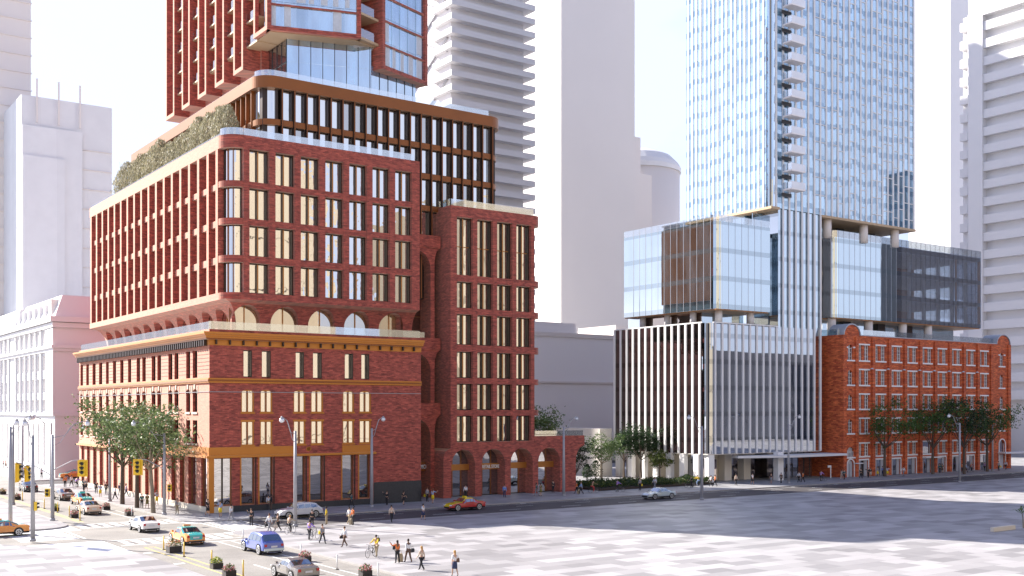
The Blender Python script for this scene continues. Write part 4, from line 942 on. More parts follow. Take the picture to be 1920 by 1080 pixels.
# across the plaza, behind the camera: what the windows reflect
def beh(label,x0,x1,y0,y1,z,m,st=14.5):
    if m not in('cream_beige',): bgbox('office_building',label,x0,x1,y0,y1,0,z,m); return
    t=bgbox('office_building',label,x0,x1,y0,y1,0,z,m)
    q=MB(); zz=3
    while zz<z: q.b(x0,x1,y1,y1+.4,zz,zz+1.0,m); zz+=st
    tag(q.build('ledge',t),kind='stuff')
beh('beige office building across the plaza reflected in the brick block windows',-140,102,-230,-175,86,'cream_beige')
beh('low beige building across the plaza reflected in the heritage windows',102,140,-230,-170,30,'cream_beige')
beh('beige slab building across the plaza reflected in the arcade building windows',152,190,-240,-178,80,'cream_beige')
beh('dark low building across the plaza reflected in the lower finned facade',205,330,-230,-160,33,'dark_slate')
beh('dark brick building beyond the plaza reflected in the glass box',352,425,-160,-150,110,'dark_slate',9)
beh('orange brick building beyond the plaza at the edge of the reflections',425,470,-160,-150,110,'brick_orange',9)
# ================================================================== TREES
def leaf(mb,c,s,m):
    a=Vector((random.gauss(0,1),random.gauss(0,1),random.gauss(0,.6))).normalized(); b=a.cross(Vector((random.gauss(0,1),random.gauss(0,1),random.gauss(0,1)))).normalized()
    c=Vector(c); mb.quad([c+a*s,c+b*s*.55,c-a*s,c-b*s*.55],m)
def tree(x,y,z,h,cr,trunk,label,leafm,barkm='bark',n=5000,ls=.16,flat=.75,name='street_tree',cat='tree',group=None,limbs=7,dens=.5,lean=0):
    t=thing(name,label,cat,(x,y,z),group=group)
    g=MB(); r0=h*.016+.05; top=Vector((lean,0,trunk)); g.tube([(0,0,-.05),(lean*.4,.05,trunk*.5),top],[r0*1.25,r0,r0*.8],barkm,7)
    tips=[]
    for k in range(limbs):
        a=2*PI*k/limbs+random.uniform(-.3,.3); rr=cr*random.uniform(.45,.85); zz=h-cr*flat*random.uniform(.3,1.5)
        st=top+Vector((0,0,random.uniform(-trunk*.12,0))); e=Vector((rr*math.cos(a)+lean,rr*math.sin(a),max(zz,trunk+.5))); m_=st.lerp(e,.5)+Vector((0,0,-.1*cr))+Vector((random.uniform(-.2,.2),random.uniform(-.2,.2),0))
        g.tube([st,m_,e],[r0*.5,r0*.32,r0*.1],barkm,5); tips.append(e); tips.append(m_.lerp(e,.5))
        for q in range(3):
            e2=e+Vector((random.uniform(-1,1),random.uniform(-1,1),random.uniform(-.2,.9)))*cr*.42; g.tube([m_.lerp(e,random.uniform(.4,.9)),e2],[r0*.16,r0*.05],barkm,4); tips.append(e2)
    e=Vector((lean,0,h-.3)); g.tube([top,e],[r0*.6,r0*.08],barkm,5); tips.append(e); tips.append(e-Vector((0,0,cr*.5)))
    local(g,'trunk',t)
    g=MB(); cl=[]
    for q in tips:
        for j in range(3): cl.append((q+Vector((random.gauss(0,1),random.gauss(0,1),random.gauss(0,.7)))*cr*.13, cr*random.uniform(.10,.24)))
    for i in range(n):
        c,rad=random.choice(cl); v=Vector((random.gauss(0,1),random.gauss(0,1),random.gauss(0,.65)))*rad*.75
        leaf(g,c+v,ls*random.uniform(.6,1.2),leafm)
    local(g,'crown',t); return t
random.seed(11)
tree(-4.4,17.7,0,12.0,4.3,4.8,'leftmost slender street tree on the pavement west of the heritage building','leaf_street',n=3300,ls=.2,group='street trees on the west pavement')
tree(-4.45,11.6,0,11.6,4.2,5.2,'middle dark stemmed street tree beside the heritage building west side','leaf_street',n=3300,ls=.2,group='street trees on the west pavement')
tree(-4.9,4.1,0,11.2,4.3,5.2,'street tree nearest the crossing beside the heritage building corner','leaf_street','bark_pale',n=3300,ls=.2,group='street trees on the west pavement',lean=-.3)
for i,(u,v,hh,lab) in enumerate([(1659,893,12.0,'first street tree from the left in front of the brick warehouse'),(1749,889,12.6,'second street tree in front of the brick warehouse, before its glazed entrance bay'),(1808,889,12.3,'third dark trunked street tree in front of the brick warehouse'),(1851,884,12.0,'last and rightmost street tree in front of the brick warehouse')]):
    p=onZ(u,v); tree(p[0],p[1],0,hh,5.0,5.0,lab,'leaf_green' if i!=2 else 'leaf_dark',n=2700,ls=.22,flat=.55,group='street trees before the brick warehouse')
for u,v,vt,cr,n,ml,lab,bk in [(1170,899,0,2.6,3000,'leaf_dark','dark round crowned tree in the planting bed left of the tall one','bark'),(1202,899,0,3.1,4200,'leaf_dark','tall dark tree in the planting bed before the white fins','bark'),(1237,901,0,1.9,2000,'leaf_bush','small tree at the right end of the planting bed','bark'),(1128,906,0,3.3,2600,'leaf_fresh','airy pale tree at the left of the planting bed beside the brick wing','bark_pale')]:
    p=onZ(u,v); h={1170:7.0,1202:8.0,1237:4.6,1128:7.3}[u]
    tree(p[0],p[1],.3,h,cr,h*.4,lab,ml,bk,n=n,ls=.16,group=None,name='garden_tree')
p=onZ(1072,905); tree(55.5,13,0,11.3,3.4,5.5,'pale leafed tree rising behind the arcade building roof terrace','leaf_fresh','bark_pale',n=2600,ls=.2,name='garden_tree')
tree(59,9,0,6.2,2.6,1.8,'dark tree half hidden by the right end of the brick arcade','leaf_dark','bark',n=1800,ls=.16,name='garden_tree')
def shrub(x,y,h,r,lab,m,n=900):
    t=thing('shrub',lab,'shrub',(x,y,.3)); g=MB()
    for k in range(5): g.tube([(0,0,-.1),(random.uniform(-1,1)*r*.6,random.uniform(-1,1)*r*.6,h*.8)],[.04,.01],'bark',4)
    local(g,'stem',t); g=MB()
    for i in range(n):
        z=random.random(); rr=r*math.sqrt(random.random())*(math.sin(PI*(.25+.7*z))); a=random.uniform(0,2*PI); leaf(g,(rr*math.cos(a),rr*math.sin(a),h*(.2+.8*z)),.11,m)
    local(g,'foliage',t)
for u,v,h,r,lab in ((1101,905,2.6,.9,'upright shrub at the left end of the planting bed'),(1117,905,3.2,1.2,'taller dark shrub beside the pale garden tree'),(1288,907,1.2,.9,'low shrub at the right end of the planting bed')):
    p=onZ(u,v); shrub(p[0],p[1],h,r,lab,'leaf_dark')
g=MB(); a=onZ(1086,922); 
g.rings([[(56.5,-1.2+1.6,z),(79.5,.8,z),(79.5,4.5,z),(56.5,14,z)] for z in (0,.3)],'soil')
for i in range(15000):
    x=random.uniform(56.6,79.4); y=random.uniform(.5,4+ (79.4-x)/23*9); h=.3+(.45+.35*math.sin(x*.9)*math.cos(y*1.3))*random.random()+(.5 if y<3 else .3)*random.random()
    leaf(g,(x,y,h),.13,'leaf_bush' if random.random()<.55 else 'leaf_dark')
tag(g.build('planting'),'dense dark green ground planting in the long bed between the brick wing and the fins','planting',kind='stuff')
# roof garden trees
ORD='corner second third fourth fifth sixth seventh eighth ninth tenth eleventh twelfth thirteenth fourteenth farthest'.split()
for i in range(15):
    y=9.5+i*3.15; x=5.9+random.uniform(-.3,.3); h=random.uniform(5.6,6.8)
    t=thing('roof_tree','feathery olive tree on the brick block roof terrace, '+ORD[i]+' from the rounded corner','tree',(x,y,42.3),group='olive trees on the brick block roof'); g=MB()
    for k in range(7): a=random.uniform(0,6.28); g.tube([(0,0,0),(math.cos(a)*.5,math.sin(a)*.5,h*.5),(math.cos(a)*random.uniform(.6,1.3),math.sin(a)*random.uniform(.6,1.3),h*random.uniform(.75,1.0))],[.07,.04,.01],'bark_pale',4)
    local(g,'trunk',t); g=MB()
    for j in range(2000):
        a=random.uniform(0,6.28); z=random.random(); rr=1.75*(math.sin(PI*min(1,.12+.82*z))**.7)*math.sqrt(random.random())*(1+.25*math.sin(a*3+i)); c=Vector((rr*math.cos(a),rr*math.sin(a),h*(.12+.9*z)*(1-.12*(rr/1.75)**2)))
        d=Vector((random.gauss(0,.35),random.gauss(0,.35),1)).normalized()*.22; s_=Vector((random.gauss(0,1),random.gauss(0,1),0)).normalized()*.05; g.quad([c-d,c+s_,c+d,c-s_],'leaf_olive')
    local(g,'crown',t)
g=MB(); g.b(4.6,7.3,8,57,42.2,42.9,'concrete'); tag(g.build('roof_planter'),'long concrete planter under the olive trees on the brick block roof','planter')
# right edge palm-like plant and its wall

t=thing('garden_bench','low cream plinth bench on the shaded plaza at the right edge','bench',(55.2,-60.4,0)); g=MB(); g.b(53.3,57.0,-60.65,-60.3,0.02,.42,'cream_wall'); g.build('seat',t); g=MB(); g.b(53.6,56.7,-60.6,-60.35,-.01,.03,'concrete'); g.build('base',t)
t=thing('palm_plant','pale leafed palm like plant cut by the right edge of the photo above the bench','plant',(59.0,-60.3,0)); g=MB(); g.tube([(0,0,0),(-.1,0,1.0),(-.3,0,1.6)],[.07,.05,.03],'bark_pale',6); local(g,'stem',t); g=MB()
for k in range(26):
    a=random.uniform(0,2*PI); r=random.uniform(.9,1.9); b=Vector((-.3,0,1.3+random.random()*.5)); e=b+Vector((r*math.cos(a),r*math.sin(a),random.uniform(-.3,.5))); s=Vector((-math.sin(a),math.cos(a),0))*.09; m_=b.lerp(e,.5)+Vector((0,0,.2))
    g.quad([b,m_+s,e,m_-s],'leaf_fresh')
local(g,'crown',t)
# ================================================================== STREET FURNITURE
def lamp_post(u,vb,vt,ul,vl,label,z=0,extra=None):
    b=onZ(u,vb,z); Z=(b[0]-CX)*AZ+(b[1]-CY)*BZ
    ht=HC+(HZ-vt)/FP*Z; lx=(ul-u)/FP*Z; lz=HC+(HZ-vl)/FP*Z
    # arms lie along the street axis (X)
    dx=lx/AX if abs(b[0]+4.5)>0 else lx
    t=thing('street_lamp',label,'street lamp',b,group='concrete street lamps')
    g=MB(); g.tube([(0,0,0),(0,0,ht-z)],[.20,.13],'pole_grey',10); g.tube([(0,0,0),(0,0,.25)],[.27,.25],'pole_grey',10); local(g,'pole',t,True)
    g=MB(); s=1 if dx>0 else -1; H=ht-z; L=lz-z
    g.tube([(0,0,H-.3),(dx*.35,0,H-.1),(dx*.6,0,L-.15),(dx*.85,0,L+.12),(dx,0,L+.1)],.045,'pole_grey',6)
    g.tube([(0,0,H-1.2),(dx*.22,0,H-.8),(dx*.5,0,L-.5),(dx*.7,0,L-.02)],.03,'pole_grey',5); local(g,'arm',t)
    g=MB(); g.ball((dx,0,L-.1),(.26,.26,.24),'lamp_glass',12,8); g.tube([(dx,0,L+.05),(dx,0,L+.3)],[.2,.07],'pole_grey',8); local(g,'lamp',t,True)
    return t
for a in [(308,965,812,262,793,'street lamp on the pavement corner beside the heritage building, arm reaching left over the road'),
 (206,940,820,168,800,'street lamp behind the street trees on the west pavement'),
 (61.5,1015,816,50,792,'near street lamp on the lower left plaza corner carrying a yellow signal'),
 (19.5,998,800,28.5,791,'thick street lamp at the left edge beside the curved kerb'),
 (24.6,947,800,49,783,'street lamp further back just right of the thick left edge pole'),
 (98.5,976,815,150,793,'street lamp on the rounded left island corner, arm reaching right'),
 (42,896,797,60,780,'most distant street lamp on the far left pavement'),
 (95.8,912,793,70,783,'street lamp beyond the rounded island pole near the white building'),
 (553.6,987.6,808,531.7,786,'street lamp rising in front of the white car at the crossing'),
 (697,951,803,717,785,'street lamp on the pavement before the dark granite wall'),
 (1057,930,800,1082,784,'street lamp before the last arch of the brick arcade'),
 (1316,937,799,1288.7,782,'street lamp on the plaza edge right of the pale car'),
 (1478.5,906,795,1503.7,781,'street lamp before the glass ground floor of the finned building'),
 (1799.5,905,793,1771,779,'street lamp on the plaza edge before the brick warehouse'),
 (1861,883,796,1886.5,778,'rightmost distant street lamp near the warehouse corner')]: lamp_post(*a)
def signal(u,v,label,n=3,s=1.0,rz=0,zdep=None,arm=None,base=None):
    b=onZ(*base); Z=(b[0]-CX)*AZ+(b[1]-CY)*BZ; x=(u-base[0])/FP*Z; z=HC+(HZ-v)/FP*Z
    loc=(b[0]+x*AX,b[1]+x*BX,z)
    t=thing('traffic_signal',label,'traffic light',loc,rz)
    h=.36*n*s; g=MB(); g.b(-.24*s,.24*s,-.1,.12,-h/2-.06,h/2+.06,'yellow_paint'); g.b(-.42*s,.42*s,.12,.14,-h/2-.2,h/2+.2,'yellow_paint') if n==3 else None; local(g,'housing',t)
    for k in range(n):
        g=MB(); zz=h/2-.18*s-k*.36*s; g.ball((0,-.11,zz),(.14*s,.04,.14*s),'black_plastic',10,6); g.arc(0,-.2,.13*s,.16*s,0,1,0,0,'black_plastic',1) if False else None
        q=[[(r*math.cos(a),y,zz+r*math.sin(a)) for a in [PI*j/6 for j in range(7)]] for r,y in ((.17*s,-.1),(.17*s,-.3),(.15*s,-.3))]; g.rings(q,'black_plastic',close=False,caps=False); local(g,'lens',t)
    if arm:
        g=MB(); dx=-x; g.tube([(0,.2,h/2+.25),(0,.2,0)],.04,'pole_grey',5); wx,wy=b[0]-loc[0],b[1]-loc[1]; c,s_=math.cos(-rz),math.sin(-rz); e=(wx*c-wy*s_,wx*s_+wy*c)
        g.tube([(0,.2,h/2+.22),(e[0]*.35,e[1]*.35+.1,h/2+.1),(e[0],e[1],h/2-.9)],.05,'pole_grey',6); local(g,'mast_arm',t)
    return t
FC=math.atan2(AX,AZ)  # facing the camera roughly
fc=-R(35)
signal(154,878,'large yellow traffic light on an arm over the road, left of the street trees',3,1.25,fc,arm=1,base=(98.5,976))
signal(258,876,'large yellow traffic light on an arm before the street trees, beside the corner lamp',3,1.25,fc,arm=1,base=(308,965))
signal(35,886,'yellow traffic light seen side on hanging left of the near corner pole',3,1.2,R(60),arm=1,base=(61.5,1015))
signal(53,888,'second side on yellow traffic light nearest the near corner pole',3,1.2,R(50),arm=1,base=(98.5,976))
signal(67,949,'small yellow pedestrian signal low on the near left corner pole',2,.9,R(75),base=(61.5,1015))
signal(89,924,'small yellow pedestrian signal with two lenses on the rounded island pole',2,1.0,fc,base=(98.5,976))
signal(318,915,'small yellow pedestrian signal on the corner lamp beside the heritage building',2,.9,fc,base=(308,965))
def planter(x,y,label,petal='petal_pink',s=1.0,r=.1):
    t=thing('planter',label,'planter',(x,y,RZ+.01),r); g=MB()
    g.wall(lambda u,d,z:(u,-.35*s+d,z),-.5*s,.5*s,0,.5*s,[],.02,'dark_metal'); g.b(-.5*s,.5*s,-.35*s,.35*s,0,.5*s,'planter_box'); local(g,'box',t)
    g=MB()
    for i in range(260):
        a=random.uniform(0,2*PI); q=random.random()**.6; leaf(g,(q*.6*s*math.cos(a),q*.5*s*math.sin(a),.5*s+random.random()*(.65-.3*q)*s),.07,'leaf_green' if random.random()<.55 else petal)
    local(g,'flowers',t)
plain('planter_box',(.09,.08,.075),.7)
for u,v,lab,pe in [(326,1036,'large planter with pink and yellow flowers beside the orange taxi','petal_mix'),(406,1066,'square planter with small yellow flowers by a yellow post','petal_yellow'),(572,1053,'planter of pink flowers right of the blue car','petal_pink'),(685,1080,'planter of pink flowers cut by the bottom edge, right of the white bollards','petal_pink'),(139,971,'planter of pink flowers left of the beige car','petal_pink'),(103,958,'shaded leafy planter behind the rounded island pole','petal_yellow'),(32,937,'planter between the left poles and dark car','petal_pink'),(5,927,'planter cut by the left edge of the photo','petal_mix'),(199,956,'planter of pale pink flowers beyond the beige car','petal_pink'),(242,967,'planter of pink flowers nearest the street tree by the crossing','petal_pink'),(430,1080,'planter with a few flowers at the bottom edge beside the grey car','petal_pink')]:
    p=onZ(u,v,RZ); planter(p[0],p[1],lab,pe,1.05 if u==326 else .8)
def post(u,v,h,lab,m,name='marker_post',cat='post'):
    p=onZ(u,v,RZ); t=thing(name,lab,cat,p); g=MB(); g.tube([(0,0,.03),(0,0,h)],.055,m,8); g.tube([(0,0,h),(0,0,h+.05)],[.055,.02],m,8); local(g,'pole',t,True); g=MB(); g.tube([(0,0,0),(0,0,.05)],[.17,.13],'black_plastic',10); local(g,'foot',t,True)
for u,v,l in [(307,1031,'yellow marker post left of the large flower planter'),(345,1044,'yellow marker post right of the large flower planter'),(397,1061,'yellow marker post beside the planter of small yellow flowers'),(456,1082,'nearest yellow marker post cut by the bottom edge'),(150,976,'yellow marker post behind the beige car, nearest the crossing'),(130,969,'yellow marker post left of the pink planter by the beige car'),(108,961,'yellow marker post right of the rounded island pole'),(83,954,'yellow marker post left of the rounded island pole'),(42,939,'yellow marker post between the left poles and planter'),(24,933,'most distant yellow marker post by the left edge')]: post(u,v,1.15,l,'yellow_paint')
for u,v,l in [(632,1068,'white bollard with a dark foot right of the flower planter'),(709,1085,'white bollard at the bottom edge right of the pink planter'),(456,1015,'white bollard beside the rounded kerb above the blue car'),(564,1046,'white bollard behind the pink planter'),(247,968,'white bollard beside the planter by the street tree')]: post(u,v,1.05,l,'white_paint',name='bollard',cat='bollard')
t=thing('sign_post','small white parking sign post before the dark brick side wall','sign',onZ(1557.5,896)); g=MB(); g.tube([(0,0,0),(0,0,2.0)],.09,'white_paint',8); local(g,'pole',t); g=MB(); g.b(-.75,.1,-.05,.05,1.75,2.1,'white_paint'); local(g,'panel',t)
# ================================================================== CARS
CM={}
def paint(n,c,rough=.22,metal=.0):
    m,t,p=nodes('paint_'+n); p.inputs['Base Color'].default_value=c+(1,); p.inputs['Roughness'].default_value=rough; p.inputs['Metallic'].default_value=metal; p.inputs['Coat Weight'].default_value=.6; p.inputs['Coat Roughness'].default_value=.05; return 'paint_'+n
paint('white',(.72,.71,.70)); paint('pearl',(.62,.62,.63),.2); paint('silver',(.50,.58,.60),.25,.3); paint('blue',(.09,.13,.40)); paint('dark',(.05,.05,.055)); paint('brown',(.20,.17,.15),.3,.3); paint('beige',(.55,.42,.34),.3,.2); paint('orange',(.78,.30,.06)); paint('teal',(.03,.42,.40)); paint('red',(.45,.03,.03)); paint('yellow',(.70,.52,.02)); paint('grey',(.22,.21,.21),.25,.4)
plain('tyre',(.02,.02,.02),.8); plain('rim',(.55,.56,.58),.3,.6); plain('red_lens',(.45,.02,.02),.2); plain('clear_lens',(.7,.72,.75),.1); glass('car_glass',(.02,.025,.03),.35,(.9,.95,1),0.0); plain('plate',(.6,.6,.62),.4); plain('chrome',(.6,.6,.6),.15,.9)
def car(label,x,y,heading,body,kind='sedan',top=None,hood=None,sign=None,group='cars on the streets'):
    """heading: degrees, direction the nose points, from +X"""
    top=top or body; hood=hood or body
    L,Wd,Ht={'sedan':(4.85,.92,1.46),'suv':(5.0,.97,1.72),'coupe':(4.7,.93,1.38),'cross':(5.0,.98,1.62)}[kind]
    t=thing('car' if not sign else 'taxi',label,'car' if not sign else 'taxi',(x,y,RZ+.004),R(heading),group)
    h=L/2
    # stations: x, top height, belt height, half width, cabin?
    if kind in('suv','cross'):
        st=[(-h,.55,.55,.80,0),(-h+.08,.98,.95,.90,0),(-h+.25,1.12 if kind=='suv' else 1.05,1.02,.94,0),(-h+.75,Ht-.12,1.06,.97,1),(-h+1.5,Ht,1.04,1.,1),(-.3,Ht+.01,1.02,1.,1),(.45,Ht-.08,1.0,1.,1),(h-1.62,1.08,1.0,.98,0),(h-.8,1.0,.95,.96,0),(h-.25,.88,.82,.90,0),(h-.03,.66,.62,.74,0),(h,.5,.5,.66,0)]
    else:
        st=[(-h,.50,.50,.80,0),(-h+.06,.92,.90,.88,0),(-h+.35,1.02,.96,.93,0),(-h+.95,1.06,.97,.97,0),(-h+1.75,Ht-.03,.97,1.,1),(-.25,Ht+.01,.96,1.,1),(.35,Ht-.05,.94,1.,1),(h-1.55,.98,.92,.98,0),(h-.8,.90,.86,.96,0),(h-.25,.78,.74,.90,0),(h-.03,.60,.56,.74,0),(h,.45,.45,.66,0)]
    if kind=='coupe': st[4]=(-h+1.6,Ht-.06,.95,1.,1)
    def sec(s):
        X,T,B,w,c=s; w*=Wd
        if c: pts=[(w*.86,.24),(w,.40),(w*1.0,.62),(w*.985,B),(w*.80,T-.11),(w*.70,T-.02),(w*.35,T+.01)]
        else: pts=[(w*.86,.24),(w,.40),(w*1.0,.58),(w*.985,(B+.58)/2 if B>.58 else B-.01),(w*.95,B),(w*.72,(B+T)/2+.01),(w*.35,T)]
        return [(X,-a,b) for a,b in pts]+[(X,a,b) for a,b in pts[::-1]]
    R_=[sec(s) for s in st]; g=MB(); gg=MB(); n=14
    for i in range(len(st)-1):
        a,b=st[i],st[i+1]
        for k in range(n-1):
            q=[R_[i][k],R_[i][k+1],R_[i+1][k+1],R_[i+1][k]]; kk=min(k,n-2-k)
            cab=a[4] or b[4]; m=body
            if k in(4,5,6,7,8) and cab: m=top
            if k in (5,6,7) and not cab: m=(hood if X_mid(a,b)>0 else top)
            if k in(4,8) and not cab: m=(hood if X_mid(a,b)>0 else body)
            if kk==0 : m='black_plastic'
            if a[4]!=b[4]:
                if k in(4,5,6,7,8):   # windscreen / rear window
                    g.quad(q,m); 
                    v=[Vector(p) for p in q]; nn=(v[1]-v[0]).cross(v[3]-v[0]); nn.normalize(); nn=nn if nn.z>0 else -nn
                    lo,hi=(.06,.94)
                    def lp(s_,t_): return (v[0].lerp(v[3],s_)).lerp(v[1].lerp(v[2],s_),t_)+nn*.012
                    t0,t1=(.0,1.)
                    if k==4: t0=.75
                    if k==8: t1=.25
                    gg.quad([lp(lo,t0),lp(hi,t0),lp(hi,t1),lp(lo,t1)],'car_glass'); continue
                if k in(3,9): 
                    g.quad(q,body); continue
            if a[4] and b[4] and k in(3,9):
                g.quad(q,body); v=[Vector(p) for p in q]; yy=-.012 if k==3 else .012
                def lp(s_,t_): return (v[0].lerp(v[3],s_)).lerp(v[1].lerp(v[2],s_),t_)+Vector((0,yy,.002))
                if k==3: gg.quad([lp(.05,.08),lp(.95,.08),lp(.95,.9),lp(.05,.9)],'car_glass')
                else: gg.quad([lp(.05,.1),lp(.95,.1),lp(.95,.92),lp(.05,.92)],'car_glass')
                continue
            g.quad(q,m)
    # triangular quarter windows between pillars
    for i in (3 if kind not in('suv','cross') else 2,6):
        for sgn,kx in ((-1,3),(1,9)):
            A=Vector(R_[i][kx]); B=Vector(R_[i+1][kx]); C=Vector(R_[i+1][kx+1]); D=Vector(R_[i][kx+1])
            off=Vector((0,sgn*.014,0))
            if i==6: tri=[A.lerp(B,.04).lerp(D,.1) if sgn<0 else D.lerp(C,.04), B.lerp(A,.35) if sgn<0 else C.lerp(D,.35), D.lerp(C,.12) if sgn<0 else A.lerp(B,.12)]
            else: tri=[B.lerp(A,.04) if sgn<0 else C.lerp(D,.04), A.lerp(B,.35) if sgn<0 else D.lerp(C,.35), C.lerp(D,.1) if sgn<0 else B.lerp(A,.1)]
            gg.quad([p+off for p in tri],'car_glass')
    g.quad(R_[0],body); g.quad(R_[-1],body)
    local(g,'body',t,True); local(gg,'window_glass',t)
    wr=.36 if kind!='suv' else .41
    for sx in (-h+.95,h-.95):
        for sy in (-1,1):
            w=MB(); y0=sy*Wd*.80; y1=sy*(Wd*1.0+.005); w.tube([(sx,y0,wr),(sx,y1,wr)],[wr,wr],'tyre',20)
            wo=local(w,'wheel',t,False); q=MB(); q.tube([(sx,y1,wr),(sx,y1+sy*.008,wr)],[wr*.78,wr*.76],'rim',16)
            for k in range(5):
                a=2*PI*k/5; q.quad([(sx+wr*.18*math.cos(a-.9),y1+sy*.014,wr+wr*.18*math.sin(a-.9)),(sx+wr*.6*math.cos(a+.28),y1+sy*.014,wr+wr*.6*math.sin(a+.28)),(sx+wr*.6*math.cos(a+.9),y1+sy*.014,wr+wr*.6*math.sin(a+.9))],'tyre')
            local(q,'rim',wo)
            # arch lining
            q=MB(); q.rings([[(sx+(wr+e)*math.cos(a),sy*(Wd+.004+o),wr+(wr+e)*math.sin(a)) for e in (.0,.07)] for a in [PI*j/10 for j in range(11)] for o in (0,)],'black_plastic',close=False,caps=False); local(q,'wheel_arch',t)
    for sy in (-1,1):
        q=MB(); q.b(-h-.015,-h+.12,sy*Wd*.80-.17 if sy>0 else sy*Wd*.80-.02,sy*Wd*.80+.02 if sy>0 else sy*Wd*.80+.17,.70,.88,'red_lens'); local(q,'taillight',t)
        q=MB(); q.b(h-.30,h-.06,min(sy*Wd*.55,sy*Wd*.84),max(sy*Wd*.55,sy*Wd*.84),.60,.73,'clear_lens'); local(q,'headlight',t)
        q=MB(); q.b(.62,.85,min(sy*Wd,sy*(Wd+.18)),max(sy*Wd,sy*(Wd+.18)),.98,1.12,body); local(q,'mirror',t)
    q=MB(); q.b(-h-.02,-h,-.26,.26,.62,.76,'plate'); local(q,'plate',t)
    q=MB(); q.b(-h-.01,-h+.2,-Wd*.75,Wd*.75,.26,.42,'black_plastic'); q.b(h-.2,h+.01,-Wd*.55,Wd*.55,.28,.50,'black_plastic'); 
    for sy in(-1,1): q.tube([(-h-.05,sy*Wd*.6,.30),(-h+.1,sy*Wd*.6,.30)],.05,'chrome',8)
    local(q,'bumper',t)
    if kind in('suv','cross'):
        q=MB(); q.b(-h-.04,-h+.14,-Wd*.86,Wd*.86,.36,.56,'paint_silver'); local(q,'rear_bumper',t)
    if sign: q=MB(); q.b(-.12,.12,-.3,.3,Ht,Ht+.16,sign); local(q,'roof_sign',t)
    return t
def X_mid(a,b): return (a[0]+b[0])/2
def C(label,u,v,hd,*a,**k):
    p=onZ(u,v,RZ); return car(label,p[0],p[1],hd,*a,**k)
C('white sedan crossing the junction, seen from behind',270,995,90,'paint_white')
C('orange taxi with teal roof and boot in the junction beside the large planter',350,1018,90,'paint_orange',top='paint_teal',sign='paint_orange')
C('blue estate car with silver roof rails seen from behind left of the plaza',491,1035,90,'paint_blue','suv')
C('dark grey coupe cut by the bottom edge of the photo',552,1083,90,'paint_grey','coupe')
C('beige sedan waiting behind the pedestrian crossing',166,963,90,'paint_beige')
C('orange taxi with teal boot behind the beige sedan',154,946,90,'paint_orange',top='paint_teal',sign='paint_teal')
C('grey brown sedan ahead of the distant taxi',120,937,90,'paint_brown')
C('dark sedan furthest up the side street',53,921,90,'paint_dark')
C('orange taxi with teal roof cut by the left edge of the photo',-1,1005,180,'paint_orange',top='paint_teal',sign='paint_orange')
C('orange and teal taxi turning far up the street beside the white building',140,898,0,'paint_orange',top='paint_teal',sign='paint_teal')
C('white sporty crossover turning at the plaza behind the lamp post',560,970,180,'paint_pearl','cross')
C('red taxi with yellow bonnet and roof passing the brick arcade',871,956,180,'paint_red',top='paint_yellow',hood='paint_yellow',sign='paint_yellow')
C('pale silver sedan on the shaded road before the garden',1235,935,180,'paint_silver')
# ================================================================== PEOPLE
plain('skin',(.50,.30,.21),.6,var=.05); plain('skin_dark',(.16,.09,.06),.6,var=.05); plain('shoe',(.03,.025,.025),.5)
CL={'white':(.66,.67,.70),'black':(.02,.02,.025),'navy':(.03,.04,.10),'yellow':(.72,.52,.02),'orange':(.65,.16,.03),'purple':(.30,.18,.62),'beige':(.55,.46,.38),'grey':(.25,.25,.27),'lightblue':(.30,.42,.62),'teal':(.03,.13,.14),'olive':(.18,.15,.05),'khaki':(.35,.28,.18),'brown':(.12,.07,.05),'blue':(.12,.25,.60),'red':(.4,.05,.05),'blonde':(.45,.25,.08),'hairdark':(.025,.015,.012),'hairbrown':(.10,.05,.025)}
for k,c in CL.items(): plain('cloth_'+k,c,.8,var=.15,vs=3)
def skinmesh(name,verts,edges,rad,root,sub=1):
    me=bpy.data.meshes.new(name); me.from_pydata(verts,edges,[]); o=bpy.data.objects.new(name,me); COL.objects.link(o)
    o.modifiers.new('s','SKIN')
    if not me.skin_vertices: 
        bpy.context.view_layer.objects.active=o
        bm=bmesh.new(); bm.from_mesh(me); bm.verts.layers.skin.verify(); bm.to_mesh(me); bm.free()
    for i,r in enumerate(rad):
        d=me.skin_vertices[0].data[i]; d.radius=r if isinstance(r,tuple) else (r,r); d.use_root=(i==root)
    o.modifiers['s'].use_smooth_shade=True
    m=o.modifiers.new('u','SUBSURF'); m.levels=sub; m.render_levels=sub
    dg=bpy.context.evaluated_depsgraph_get(); dg.update(); r=bpy.data.meshes.new_from_object(o.evaluated_get(dg)); bpy.data.objects.remove(o)
    r.polygons.foreach_set('use_smooth',[True]*len(r.polygons)); return r
